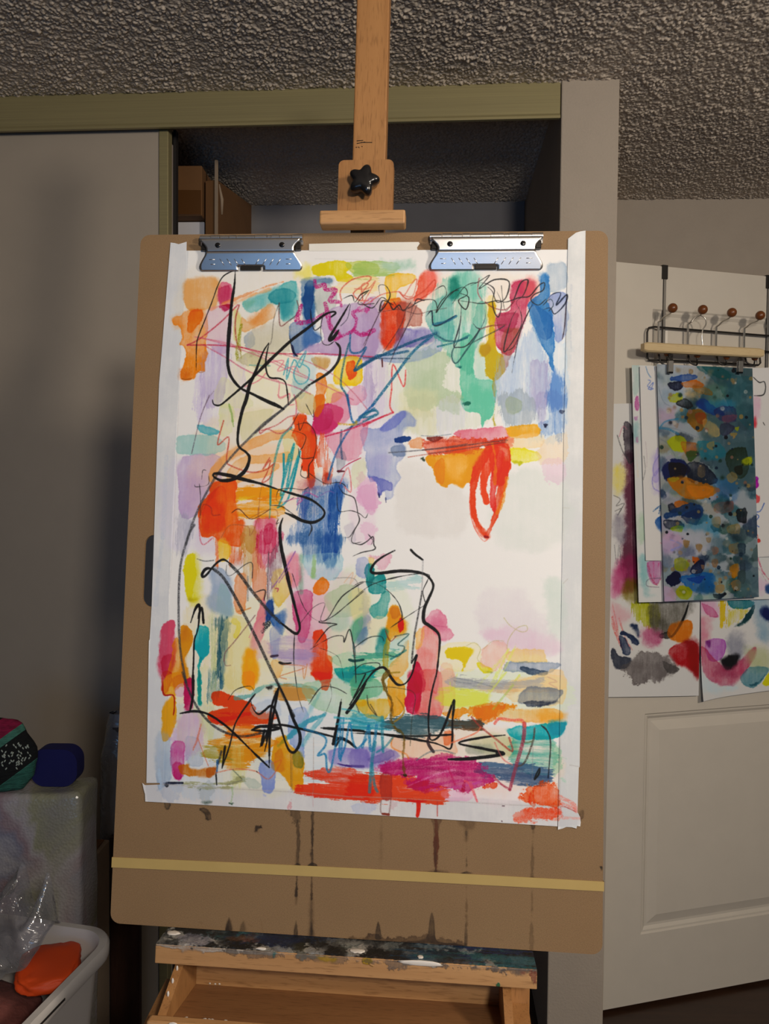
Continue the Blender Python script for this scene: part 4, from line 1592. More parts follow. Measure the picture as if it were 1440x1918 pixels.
PALETTE_SHEET = '''
ws P 4a6468 75 1000,1000 1310,1050 1310,1906 1000,1906 900,1500
ws P c8ccd0 60 560,1000 860,990 820,1300 560,1400
w P 2c6468 75 860,990 1000,1000 1180,1080 1310,1120 1310,1500 1180,1400 1060,1200 1000,1100 900,1040
w P 1c5a58 70 900,995 1060,1020 1140,1080 1080,1110 960,1060
ws P 5c8468 60 940,1150 1080,1150 1060,1300 960,1300
w P 28488a 80 660,1090 780,1070 870,1080 800,1120 680,1120
w P 0a1028 92 640,1130 740,1120 760,1170 700,1200 650,1180
w P d06820 88 750,1130 860,1110 930,1150 880,1180 770,1170
w P 9a6420 75 840,1160 960,1180 980,1230 880,1210
ws P d8b070 60 780,1200 900,1200 860,1260 780,1250
w P b8b820 88 640,1240 720,1210 760,1250 720,1290 650,1285
w P 101418 90 710,1290 780,1260 840,1320 780,1335 720,1310
w P 183c80 80 850,1290 900,1250 960,1290 1080,1380 960,1370 870,1320
ws P 2880a0 60 960,1290 1180,1280 1140,1380 980,1360
w P 2a2c5c 70 1000,1350 1150,1320 1180,1440 1060,1440
w P 905c18 85 790,1380 870,1340 940,1380 930,1460 880,1510 800,1450
w P a04810 80 860,1380 930,1380 930,1460 880,1450
w P e0b870 70 930,1420 1040,1480 1050,1560 980,1560 920,1480
ws P c8a8b8 60 560,1330 680,1340 660,1420 560,1440
p P 287090 70 14 565,1500 620,1440 720,1420
p P 306c88 75 20 565,1490 640,1500 720,1540
w P b8bc18 88 640,1600 720,1560 780,1600 760,1680 680,1670
w P c05818 85 750,1600 870,1620 880,1690 800,1720 750,1660
w P 3c5828 70 790,1690 880,1680 820,1750
w P 2c7c88 70 880,1600 1040,1610 1100,1700 1000,1740 890,1720
w P c0c028 85 1225,1750 1290,1720 1290,1770 1235,1780
w P 20301c 70 1100,1700 1250,1650 1260,1850 1150,1880
w P b0b030 80 1160,1490 1200,1480 1185,1520
w P b09050 75 1130,1530 1180,1530 1170,1560 1130,1555
w P 281c3c 60 1060,1460 1160,1480 1120,1540 1060,1540
p P 6c7880 60 6 560,1160 600,1280 660,1320
p P 707880 60 6 560,1480 700,1500 860,1560
p P 606870 60 6 580,1580 640,1620 700,1720
w P 9c8460 70 700,1010 735,1020 730,1055 705,1050
w P 9c7c50 70 805,1030 835,1030 830,1060 810,1060
w P 8c8468 70 955,1040 990,1035 980,1080 960,1075
w P 8c8468 65 1140,1100 1190,1090 1170,1150 1140,1140
w P 9c7850 70 740,1390 770,1390 760,1420 740,1415
w P a08870 65 680,1440 720,1460 710,1490 690,1470
w P b09058 70 950,1620 1000,1600 990,1660 960,1650
w P a85058 60 1080,1400 1180,1390 1140,1440 1080,1440
w Q 101c4c 92 575,110 640,40 740,60 790,130 700,200 610,210 580,170
w Q 080c18 90 620,80 700,70 760,110 720,180 640,180
w Q 101828 92 760,80 880,80 990,200 940,240 780,210 760,140
w Q c8741c 88 615,190 720,170 800,200 980,260 940,320 800,350 680,290 640,250
w Q d88c20 75 760,240 960,260 920,320 800,340
w Q b0a818 85 615,185 700,190 640,215
ws Q 3870a0 70 980,200 1140,220 1120,360 1000,320
w Q a88c58 75 1070,160 1120,150 1140,190 1100,220 1070,200
w Q 8c7450 70 850,110 890,100 890,170 850,170
w Q 202418 80 1120,100 1180,90 1180,160 1130,160
w Q b8bc28 85 1180,45 1250,30 1220,85 1185,75
w Q 080c1c 92 615,390 660,380 690,440 650,460 620,440
w Q c86820 88 670,370 760,370 770,420 690,445
w Q 1c3c6c 85 600,450 780,380 880,420 850,500 700,480 600,500
w Q 14284c 70 720,470 860,420 840,540 740,510
w Q 101828 88 600,510 700,520 740,560 640,580 600,560
w Q 90a820 88 640,560 725,550 720,600 640,590
ws Q 3080a0 70 740,520 960,500 1000,640 860,590 720,580
w Q 98584c 55 970,400 1100,370 1090,440 980,450
w Q 9c8860 75 950,500 1010,490 1000,560 950,545
w Q 14181c 80 1130,430 1210,420 1210,530 1140,520
w Q a88c54 75 1070,560 1150,540 1150,610 1080,610
ws Q c8c0c4 60 580,600 900,610 900,760 580,780
ws Q d0a0c0 70 580,620 720,640 700,740 590,760
c Q 8088c0 70 20 640,660 720,700 640,740
w Q 98784c 75 900,640 940,640 930,680 905,675
w Q 98784c 70 740,670 790,660 770,720 740,715
w Q 98784c 70 830,700 875,700 865,745 835,740
w Q a07058 75 945,710 1000,715 990,770 950,765
w Q 98784c 70 1080,700 1150,690 1140,760 1090,750
w Q 1c2c3c 75 1140,690 1200,690 1200,770 1150,760
w Q a8a81c 90 670,810 720,795 780,830 760,880 700,890 670,860
w Q c86028 88 805,790 850,800 840,840 810,830
w Q 101838 90 790,880 860,810 895,840 860,930 800,920
w Q b08058 75 860,850 890,850 880,885
w Q 0c1230 94 605,960 660,905 705,920 705,980 650,1010 610,990
w Q 2868a8 78 720,940 960,910 950,1060 800,1060 740,1000
w Q 1c4494 70 770,950 900,930 850,990 780,970
w Q a8a818 90 685,1040 730,1010 790,1040 780,1095 720,1105 690,1080
w Q 788818 60 700,1040 760,1040 740,1090
w Q c87c20 88 1085,860 1140,840 1150,910 1110,950 1085,900
w Q 14182c 88 1150,830 1195,810 1205,890 1160,900
w Q 202c28 80 1150,910 1190,900 1190,980 1150,970
w Q a87c4c 80 1090,980 1150,960 1160,1030 1110,1050
ws Q c8d0b0 60 960,920 1080,960 1060,1080 980,1060
w Q b09060 70 975,1010 1030,1010 1020,1050 980,1060
w Q 98704c 70 950,820 990,815 980,865 955,860
ws Q 607878 60 1150,600 1290,620 1300,1090 1150,1060
w Q 14202c 85 960,1080 1040,1075 1000,1110
wr Q e0b0cc 60 590,1030 670,1080 660,1120 595,1120
ws Q b0c8a8 50 700,1080 960,1070 960,1120 700,1120
'''
SHEET_BIG = '''
ws Q e8d040 80 210,120 290,110 290,260 215,300
ws Q 5c2c3c 80 290,0 390,100 400,600 390,1000 290,1000 280,500
w P 383038 75 290,1450 350,1480 380,1700 330,1780 290,1650
p P 404040 80 8 235,1550 280,1680 345,1780
p P c07080 70 8 250,1560 280,1480 310,1500
p Q 303030 75 5 200,320 250,350 220,400 280,380 240,450
p Q 303030 70 5 210,440 260,420 230,470
ws Q 78707c 70 200,480 300,500 290,680 200,660
p Q 404048 60 5 205,700 225,850 240,700 260,900
ws Q a02858 75 190,920 290,780 380,800 360,1000 220,1080
ws Q d06890 65 190,900 260,900 240,1060 190,1100
ws Q 706010 75 280,980 390,980 380,1130 290,1120
wv Q b0b030 75 350,1150 480,1140 540,1220 520,1320 440,1300 370,1240
ws Q 484438 85 500,1130 790,1130 720,1280 600,1400 500,1340
w Q 181814 80 550,1380 620,1370 620,1410 560,1410
l Q 0c0c0c 95 26-14 770,1130 740,1230 690,1330 640,1395 615,1390
c Q d05850 70 14 190,1150 220,1300 240,1440
c Q d05850 70 14 190,1250 210,1360 260,1480
c Q d06860 70 12 240,1260 290,1420 340,1500
ws Q d89098 50 200,1160 330,1220 260,1300 200,1300
w Q 1c2844 92 330,1310 370,1305 390,1350 385,1400 350,1340
w Q 1c2844 92 245,1380 290,1360 385,1420 380,1470 330,1440 300,1400
w Q 1c2844 90 240,1390 290,1420 320,1520 280,1530 250,1450
ws Q b04068 75 420,1350 560,1360 540,1460 430,1440
w Q d07020 85 620,1330 720,1280 790,1290 770,1420 700,1440 620,1400
w Q a81c20 88 620,1500 760,1430 840,1480 850,1720 760,1640 660,1600
ws Q 8c1418 70 740,1440 850,1440 850,1700 780,1640
w Q 343844 80 185,1490 240,1540 330,1560 300,1640 200,1640
wr Q 6c6460 88 250,1640 330,1560 420,1500 560,1540 640,1590 700,1650 560,1720 420,1740 320,1710
w Q 484440 60 560,1570 690,1650 600,1680
'''
SHEET_RIGHT = '''
ws Q d8a0b8 70 850,1130 960,1130 1010,1230 900,1240
w Q c05880 75 870,1140 960,1190 1000,1250 910,1230
wv Q d8b830 85 1010,1120 1060,1120 1060,1330 1010,1310
w Q 287078 80 1080,1120 1270,1130 1240,1180 1120,1180
wv Q d0c030 85 1075,1200 1220,1190 1200,1250 1100,1320 1075,1300
w Q 103438 90 1280,1150 1260,1240 1200,1300 1120,1325 1180,1280 1240,1200
ws Q 80a0b0 60 1260,1120 1387,1120 1387,1400 1300,1380
w Q 0c1c50 90 1320,1190 1360,1170 1400,1210 1400,1280 1330,1250
ws Q d07888 75 850,1270 940,1280 900,1480 850,1480
ws Q 909098 70 1080,1380 1190,1380 1180,1560 1090,1560
wn Q a848a8 80 900,1440 1030,1420 1060,1480 1020,1570 930,1580
w Q 681868 70 900,1435 940,1430 930,1480
w Q 0c0c10 92 1030,1570 1150,1540 1130,1620 1060,1650 1030,1610
w Q b84460 82 870,1480 1000,1600 1080,1650 1270,1490 1280,1560 1150,1740 1050,1770 900,1700
ws Q 983050 50 960,1600 1100,1640 1150,1720 980,1710
ws Q b8bc88 65 1200,1480 1387,1500 1387,1650 1260,1640
w Q 5c8c94 75 1170,1730 1240,1640 1380,1640 1330,1740 1250,1790
w Q 2c5c68 70 1230,1760 1300,1740 1370,1670 1330,1750 1260,1790
w Q d8d020 85 1340,1760 1390,1680 1400,1770
ws Q c8d8d8 60 870,1640 960,1760 1160,1790 880,1820
'''
SHEET_STACK = '''
wv P b8ccc0 60 345,980 405,980 400,1200 340,1200
w P b85090 75 375,1260 405,1240 405,1340 380,1340
w P c088b0 65 360,1400 405,1380 405,1440 370,1440
ws P 78a8a8 65 355,1460 405,1460 405,1600 360,1580
w P c080a0 60 380,1570 405,1560 405,1610 385,1610
c P d8c8a8 50 10 385,1640 400,1880
ws Q 88b8b4 70 395,800 450,820 460,1060 520,1080 440,1080 400,940
wn Q b878a0 75 450,830 560,825 550,960 510,1000 470,960
c Q b04060 80 14 455,840 480,940 520,1000 550,960
c Q c04878 75 10 500,830 505,960 540,840
p Q 504050 60 6 560,950 460,960 450,1010 540,1020
ws Q b0c8a8 60 400,500 430,500 430,640 400,640
c Q c05068 80 10 1300,800 1340,900 1387,960
c Q a86088 75 8 1290,850 1370,980
ws Q e0a8c8 60 1300,960 1387,980 1387,1050 1310,1050
wn Q 284878 80 1360,1010 1400,1000 1400,1070 1365,1060
'''
SHEET_WHITE = '''
p P 5078a0 75 8 455,980 475,1050 500,1090
w P 1c4c80 85 520,1000 540,1000 535,1040 524,1040
p P 4860a8 80 7 480,1110 500,1120 475,1160 520,1180 480,1180 520,1130 500,1190
p P a08890 45 5 460,1600 470,1720 468,1800
w P b8a8cc 65 530,1700 560,1660 560,1900 510,1900
p Q 8078b0 75 8 545,10 500,90 510,170 545,110 495,180 500,260 545,290
ws Q a898cc 50 490,20 548,10 548,300 500,260
w Q 1c4c90 85 510,520 550,480 570,500 575,610 540,580
c Q 204c80 75 14 500,440 550,400 540,460
p Q 404040 60 5 430,20 440,120 425,200
p Q c85060 60 5 550,680 575,690
'''
SHEET_EDGE = '''
l P 202020 90 7 1315,1090 1360,1130 1400,1125 1410,1180 1390,1230 1320,1235
ws P d8a0b8 75 1315,1260 1360,1270 1350,1400 1315,1400
w P d04048 80 1315,1420 1335,1390 1340,1460 1315,1480
l P 202020 85 10-4 1390,1445 1405,1470
w P a0209c 88 1315,1870 1350,1890 1340,1906 1315,1906
w Q a81898 88 1270,190 1305,200 1305,250 1275,260
w Q d85858 80 1275,310 1310,330 1310,370 1280,375
p Q 3050a0 85 9 1350,380 1320,440 1275,450 1310,480 1280,530 1310,560
w Q c83028 85 1300,650 1320,655 1315,680 1298,675
p Q c83028 80 5 1300,620 1308,660
'''


# ---------------------------------------------------------------- easel (in the frame of the leaning board)
YF = -0.834 / 0.9959          # where the leaning plane meets the floor


PAINT_WHITE = plain('dried_white_paint', hx('d6d0c8'), 0.4, var=0.05)
PAINT_YELLOW = plain('dried_yellow_paint', hx('dcae14'), 0.4)
PAINT_TEAL = plain('dried_teal_paint', hx('2f7d80'), 0.4)
PAINT_RED = plain('dried_red_paint', hx('8e1420'), 0.4)
PAINT_GREEN = plain('dried_green_paint', hx('2c7a4a'), 0.4)
PAINT_BLACK = plain('dried_black_paint', hx('15161a'), 0.35)

easel = empty('easel', Matrix.Translation((-0.01, 1.13, 0)))
EI = easel.matrix_world.inverted()


def epart(name, dims, mat, bev=0.0015, parent=None, L=None):
    o = box(name, dims, mat, None, None, bev, 2, L)
    o.parent = parent or easel
    o.matrix_parent_inverse = (parent or easel).matrix_world.inverted() if parent is None else Matrix.Identity(4)
    if parent is None:
        o.matrix_basis = BB.M
    return o


def eprism(name, loops, z0, z1, mat, M=None):
    o = prism(name, loops, z0, z1, mat)
    o.parent = easel
    o.matrix_parent_inverse = EI
    o.matrix_basis = BB.M @ M if M is not None else BB.M
    return o


def eb(name, bm, mat, smooth=False, sharp=None):
    o = bobj(name, bm, mat, None, None, smooth, sharp)
    o.parent = easel
    o.matrix_parent_inverse = EI
    o.matrix_basis = BB.M
    return o


MZ = -0.012
mx0, mx1 = BB.l(660, 290, MZ)[0], BB.l(722, 290, MZ)[0]
mtop = BB.l(700, -70, MZ)[1]
epart('mast', (mx0, mx1, 0.0, mtop, MZ - 0.028, MZ), BEECH_V, 0.002)
bm = bmesh.new()
for a_, b_ in (((668, 269), (684, 266)), ((676, 267), (697, 267)), ((666, 276), (669, 276)), ((671, 275), (673, 277)), ((677, 274), (679, 275)), ((668, 264), (680, 263))):
    tube(bm, [(*BB.l(*a_, MZ), MZ), (*BB.l(*b_, MZ), MZ)], 0.0006, 5)
o = eb('pencil_scuffs', bm, PAINT_BLACK)
o['kind'] = 'stuff'
# clamp plate on the mast, rounded upper corners
cx0, cy0 = BB.l(632, 392, 0.004)
cx1, cy1 = BB.l(737.5, 299, 0.004)
lp = [(cx0, cy0 - 0.02), (cx1, cy0 - 0.02)] + rrect(cx0, cx1, cy0, cy1, 0.008, 5)[:12]
eprism('clamp_plate', [lp], MZ + 0.0003, 0.005, BEECH_V)
bx0, by0 = BB.l(597, 434, 0.03)
bx1, by1 = BB.l(759, 391.5, 0.03)
clamp = epart('clamp_block', (bx0, bx1, 0.9903, by1, 0.0053, 0.030), BEECH_H, 0.0025)
# star knob
kx, ky = BB.l(681, 338, 0.022)
bm = bmesh.new()
prof = [(0.0052, 0.42), (0.012, 0.45), (0.014, 0.9), (0.018, 1.0), (0.024, 1.0), (0.028, 0.9), (0.0295, 0.6)]
rings = []
for z, s in prof:
    rg = []
    for i in range(60):
        t = 2 * math.pi * i / 60
        rad = 0.0192 * s * ((1 + 0.20 * math.cos(5 * (t - R(75)))) if s > 0.5 else 0.85)
        rg.append(bm.verts.new((kx + rad * math.cos(t), ky + rad * math.sin(t), z)))
    rings.append(rg)
for r0, r1 in zip(rings, rings[1:]):
    for i in range(60):
        bm.faces.new((r0[i], r0[(i + 1) % 60], r1[(i + 1) % 60], r1[i]))
bm.faces.new(rings[-1])
eb('clamp_knob', bm, BLACK_PLASTIC, True, R(60)).update_tag()

# lower ledge: beech, with years of dried paint on its top and over its front arris
LEDGE_FRONT = '''
w T e6e0d6 98 76,155 200,168 330,178 470,188 470,196 400,190 300,186 240,182 235,186 228,180 170,178 166,184 160,174 78,168
wr T 5a5048 60 300,180 480,190 600,196 700,203 700,212 560,204 420,196 320,190
wr T 8a8478 75 560,194 640,198 640,206 580,203
w T dcb010 92 625,204 660,206 680,209 676,215 640,214 628,210
w T dcb010 92 772,211 800,212 803,220 790,227 776,222
l T a07010 80 5-3 788,222 800,232 806,234
w T e0dcd4 95 905,216 930,214 1025,224 1034,229 1028,236 960,231 910,227
wr T 6a6460 75 1030,228 1150,236 1260,243 1355,247 1355,256 1240,250 1120,242 1034,236
wr T 6a6460 60 680,206 780,212 900,220 900,228 760,220 690,214
w T 2c7a50 92 1221,300 1228,288 1234,292 1234,304 1222,304
wr T 9c4438 80 1336,258 1358,258 1358,300 1346,280
w T 8e1420 90 1308,256 1318,256 1316,260
w T 2f7d80 80 470,190 478,190 474,206 470,202
w T 3a3430 70 190,172 200,172 196,180
p T 8a5a30 50 4 560,204 560,216
'''
LEDGE_TOP = '''
wn T 14181c 96 60,166 110,100 1345,178 1375,262 1200,246 900,226 600,206 300,186 60,172
wh T 1c2c34 60 150,110 400,120 420,170 120,160
w T 2c6a72 75 190,120 250,118 270,135 200,138
w T 2f7078 75 260,120 320,124 310,140 262,138
w T 1f6070 70 340,124 400,126 400,140 345,136
w T 238088 80 395,125 450,122 480,140 470,150 420,150 400,142
wh T 1c3868 75 440,140 560,138 600,150 580,168 470,162
wh T 182c54 75 470,148 540,150 530,170 460,164
w T 0c0e10 85 280,136 330,140 420,160 400,174 290,168
w T 0c0e10 80 370,150 470,166 460,180 350,172
w T 0a0c0e 85 620,150 720,158 700,190 600,178
w T 3a3820 70 540,150 590,156 580,190 530,180
w T 4a4a40 60 690,160 740,166 720,196 690,190
w T 8a9490 75 725,152 785,158 770,186 750,196 730,180
w T c8c0b8 95 738,172 778,174 782,192 750,198 735,190
w T 808c8c 78 845,160 890,162 890,190 850,184
w T 0e1012 85 790,160 850,166 840,200 780,190
w T 201418 70 780,190 840,194 835,208 785,204
w T 4a5450 75 830,194 860,196 858,208 832,204
w T 8a9094 80 920,182 972,182 966,210 930,205
w T b8b4ac 92 975,190 998,192 995,212 976,208
wh T 1c4c6c 80 1010,174 1120,182 1180,190 1160,206 1020,190
wh T 2c7078 80 1060,190 1180,206 1180,222 1070,206
w T 181414 85 1035,192 1075,196 1070,218 1030,212
w T 1c1412 85 1090,200 1125,202 1120,222 1090,220
w T 0c0a0a 92 1175,190 1215,194 1212,232 1180,228
wh T 1c3474 80 1150,178 1330,190 1340,208 1220,196
wh T 2c7478 75 1220,200 1330,208 1340,226 1230,216
w T 5c8088 70 1300,214 1345,222 1345,236 1300,230
w T c0b8b0 90 1200,222 1220,222 1222,234 1204,234
w T c8c4bc 60 560,130 620,138 800,154 1100,172 1150,180 1000,170 760,156
w T d8d4cc 88 108,128 128,112 150,110 158,122 140,132 112,136
w T a8a4b4 88 178,148 196,138 212,142 208,154 186,158
w T b0acb8 85 230,150 244,138 258,140 250,152 236,158
w T e0dcd4 95 276,150 284,149 286,154 278,156
w T dcd8d0 95 586,150 592,150 590,156
w T dcd8d0 90 598,184 612,180 616,190 604,192
w T d8d0c4 92 420,168 446,166 450,178 424,180
w T c8c4bc 88 398,172 414,170 412,180 400,180
w T d0ccc4 90 445,176 490,174 525,182 520,188 450,182
w T c8c0b0 80 376,138 392,138 390,144 378,144
w T 7a4a30 60 330,132 380,134 380,142 340,140
w T 8a5048 70 355,142 392,146 385,150
w T e4e0d8 95 76,156 160,166 300,180 470,190 470,186 300,172 160,158 80,150
w T b8b0a8 70 800,196 880,205 900,210 820,206
w T a09890 60 1040,224 1200,238 1355,248 1355,240 1200,230
'''
TILES['T'] = (250, 1680, 1.8)
LX0, LX1 = BB.l(291, 1768, 0.047)[0], BB.l(1006, 1815, 0.047)[0]
lyb = BB.l(640, 1828.5, 0.047)[1]
cvf = Canvas(BB, 0.047, (LX0 - 0.002, LX1 + 0.002, lyb - 0.002, 0.002), 1800, '6a6460')
cvf.run(LEDGE_FRONT, TILES)
ml = NT('stained_ledge_beech')
_v1 = ml.coord((1.6, 26, 26))
_c = ml.ramp(ml.noise(_v1, 1.0, 5, 0.6, 0.6), [(0.3, hx('ae8254')), (0.72, hx('c49868'))])
_f = ml.noise(ml.coord((40, 420, 420)), 1.0, 2, 0.5)
_c = ml.mix(0.5, _c, ml.ramp(_f, [(0.30, (0.5, 0.45, 0.4, 1)), (0.42, (1, 1, 1, 1))]), 'MULTIPLY')
_t = cvf.node(ml, cvf.image('ledge_front_paint', True))
_c = ml.mix(_t.outputs[1], _c, _t.outputs[0])
ml.set(_c, 0.45)
ml.bump(_t.outputs[1], 0.5, 0.0012)
ledge = epart('ledge', (LX0, LX1, lyb, -0.0012, -0.035, 0.047), ml.m, 0.0012)
LT = Frame(BB.o, BB.x, -BB.z)
cvt = Canvas(LT, 0.0, (LX0 - 0.002, LX1 + 0.002, -0.050, 0.016), 1800, '14181c')
cvt.run(LEDGE_TOP, TILES)
mt = NT('dried_paint_crust')
_t = cvt.node(mt, cvt.image('ledge_top_paint'))
mt.set(_t.outputs[0], 0.6)
mt.bump(mt.noise(mt.coord(), 180, 4, 0.6), 0.5, 0.003)
bm = bmesh.new()
nx, nz = 150, 16
g = [[bm.verts.new((LX0 + 0.0005 + (LX1 - LX0 - 0.001) * i / nx, -0.0472 + 0.060 * j / nz, -0.0008 + 0.0011 * random.random() ** 2)) for i in range(nx + 1)] for j in range(nz + 1)]
for j in range(nz):
    for i in range(nx):
        bm.faces.new((g[j][i], g[j][i + 1], g[j + 1][i + 1], g[j + 1][i]))
for v_ in g[0]:
    v_.co.z = -0.0022
crust = bobj('paint_crust', bm, mt.m, None, None, True)
crust.parent = easel
crust.matrix_parent_inverse = EI
crust.matrix_basis = LT.M


def daub(bm, x, y, z, rx, ry, rz, seg=12):
    r_ = bmesh.ops.create_uvsphere(bm, u_segments=seg, v_segments=7, radius=1.0)
    k_ = random.random() * 50
    for q in r_['verts']:
        n_ = 1 + 0.5 * mnoise.noise(q.co * 1.4 + Vector((k_, 0, 0)))
        q.co = Vector((x + q.co.x * rx * n_, y + q.co.y * ry, z + q.co.z * rz * n_))


def daubs(name, lst, mat):
    bm = bmesh.new()
    for d in lst:
        daub(bm, *d)
    o = eb(name, bm, mat, True)
    o['kind'] = 'stuff'
    return o


W_ = []
x, y = BB.l(788, 1805, 0.048)
W_.append((x, y, 0.0468, 0.030, 0.0036, 0.0014))
for px, py, rx, rz in ((670, 1781, .010, .006), (787, 1792, .004, .004), (489, 1776, .007, .003), (325, 1747, .010, .006)):
    d_ = ray(px, py)
    t_ = (BB.o - CAMP).dot(BB.y) / d_.dot(BB.y)
    p_ = CAMP + d_ * t_ - BB.o
    W_.append((p_.dot(BB.x), -0.0002, p_.dot(BB.z), rx, 0.0012, rz))
daubs('white_paint_daubs', W_, PAINT_WHITE)

# paint tray under the ledge: back panel, bottom, two sides, front rail
tx0 = BB.l(345, 1830, 0.03)[0]
tx1 = BB.l(940, 1880, 0.03)[0]
by = BB.l(640, 1862, -0.025)[1]
epart('tray_back', (tx0 - 0.012, tx1 + 0.012, by - 0.02, lyb - 0.0005, -0.034, -0.025), BEECH_H, 0.0005)
fz, fy = 0.098, BB.l(300, 1902, 0.10)[1]
bm = bmesh.new()
sl = [(-0.0248, by), (fz - 0.002, fy - 0.016), (fz - 0.002, fy - 0.024), (-0.0248, by - 0.008)]
a = [bm.verts.new((tx0 - 0.011, y, z)) for z, y in sl]
b = [bm.verts.new((tx1 + 0.011, y, z)) for z, y in sl]
for i in range(4):
    bm.faces.new((a[i], a[(i + 1) % 4], b[(i + 1) % 4], b[i]))
bm.faces.new(a)
bm.faces.new(list(reversed(b)))
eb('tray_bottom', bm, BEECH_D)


def tray_side(x):
    bm = bmesh.new()
    sl = [(-0.024, lyb - 0.0006), (0.026, lyb - 0.0006), (fz - 0.002, fy - 0.002), (fz - 0.002, fy - 0.0155), (-0.024, by + 0.0004)]
    a = [bm.verts.new((x - 0.0055, y, z)) for z, y in sl]
    b = [bm.verts.new((x + 0.0055, y, z)) for z, y in sl]
    n = len(sl)
    for i in range(n):
        bm.faces.new((a[i], a[(i + 1) % n], b[(i + 1) % n], b[i]))
    bm.faces.new(a)
    bm.faces.new(list(reversed(b)))
    eb('tray_side', bm, BEECH_V)


tray_side(tx0 - 0.0055)
tray_side(tx1 + 0.0055)
rx0 = BB.l(273, 1905, 0.115)[0]
epart('front_rail', (rx0, -rx0 - 0.02, fy - 0.05, fy, fz, fz + 0.016), BEECH_H, 0.003)
for px, w in ((957, 0.026), (300, 0.0)):
    pass
ux = tx1 + 0.0135
epart('upright', (ux, ux + 0.026, YF + 0.01, lyb - 0.001, -0.034, -0.004), BEECH_V, 0.001)
epart('upright', (tx0 - 0.0135 - 0.012, tx0 - 0.0135, YF + 0.01, lyb - 0.001, -0.034, -0.014), BEECH_V, 0.001)
# side braces running forward and down to the feet
for s, xx in ((-1, tx0 - 0.0140), (1, tx1 + 0.0135)):
    bm = bmesh.new()
    xa, xb = (xx - 0.022, xx) if s < 0 else (xx + 0.0005, xx + 0.024)
    y0 = lyb - 0.046
    sl = [(-0.003, y0), (0.02, y0 - 0.004), (fz - 0.002, fy - 0.03), (fz + 0.25, YF + 0.05), (fz + 0.21, YF + 0.02), (fz - 0.04, fy - 0.05), (-0.003, y0 - 0.03)]
    a = [bm.verts.new((xa, y, z)) for z, y in sl]
    b = [bm.verts.new((xb, y, z)) for z, y in sl]
    n = len(sl)
    for i in range(n):
        bm.faces.new((a[i], a[(i + 1) % n], b[(i + 1) % n], b[i]))
    bmesh.ops.triangulate(bm, faces=[bm.faces.new(a), bm.faces.new(list(reversed(b)))])
    eb('leg', bm, BEECH_V)
bm = bmesh.new()
kx, ky = BB.l(312, 1862, 0.012)
sphere(bm, (kx, ky + 0.002, 0.012), 0.009, 14, 8, (1, 0.75, 1))
eb('tray_knob', bm, BLACK_PLASTIC, True)
SP = []
for px, py in ((393, 1842), (403, 1843), (411, 1843)):
    x, y = BB.l(px, py, -0.0248)
    SP.append((x, y, -0.0248, .0016, .0013, .0006, 8))
for px, py in ((397, 1903), (349, 1896), (383, 1899), (422, 1907), (662, 1904), (391, 1906)):
    x, y = BB.l(px, py, 0.08)
    SP.append((x, fy - 0.0128, 0.08, .003, .0008, .003, 8))
for py in (1830, 1850, 1870):
    SP.append((tx0 - 0.0062, lyb - (py - 1812) / 90 * (lyb - fy), 0.028 + (py - 1812) / 90 * 0.072, .0016, .004, .001, 8))
x, y = BB.l(325, 1908, fz + 0.016)
SP.append((x, fy - 0.004, fz + 0.0165, .008, .006, .001))
daubs('white_paint_specks', SP, PAINT_WHITE)
bm = bmesh.new()
x, y = BB.l(668, 1872, -0.0)
daub(bm, x, by - 0.0062, 0.0, 0.006, 0.001, 0.006)
daub(bm, x + 0.003, by - 0.004, -0.005, 0.003, 0.001, 0.004)
o = eb('dark_red_paint_spot', bm, PAINT_RED, True)
o['kind'] = 'stuff'
tag(easel, 'paint-crusted beech easel with a black star knob, holding up the brown drawing board', 'easel')

# ---------------------------------------------------------------- drawing board with painting
BL_ = [BB.l(*q) for q in ((262, 440), (1137, 432), (1130, 1789), (208, 1729))]
bw0, bw1 = (BL_[0][0] + BL_[3][0]) / 2, (BL_[1][0] + BL_[2][0]) / 2
bh = 0.9897
DOM = (bw0 - 0.004, bw1 + 0.004, -0.004, bh + 0.004)

stain = Canvas(BB, 0.0, DOM, 1500, '5a4020')
stain.run(BOARD_STAINS, TILES)
stain_img = stain.image('board_stains', True)
mb = NT('brown_hardboard')
v = mb.coord()
f = mb.noise(v, 900, 2, 0.7)
c = mb.ramp(f, [(0.25, hx('72583b')), (0.5, hx('876b4a')), (0.8, hx('997b56'))])
f2 = mb.noise(v, 7, 4)
c = mb.mix(0.35, c, mb.ramp(f2, [(0.3, (0.78, 0.76, 0.74, 1)), (0.7, (1, 1, 1, 1))]), 'MULTIPLY')
tn = stain.node(mb, stain_img)
c = mb.mix(tn.outputs[1], c, tn.outputs[0])
mb.set(c, 0.72)
mb.bump(f, 0.08, 0.0006)

board = empty('drawing_board', BB.M)
hx0, hy0 = BB.l(266, 1136)
hx1, hy1 = BB.l(284, 1002)
hole = rrect(hx0, hx0 + 0.032, hy0, hy1, 0.0135, 6)
prism('panel', [rrect(bw0, bw1, 0.0, bh, 0.014, 6), hole], -0.0045, 0.0, mb.m, board)
tag(board, 'tall brown hardboard drawing board with two metal clips, standing on the easel ledge', 'drawing board')


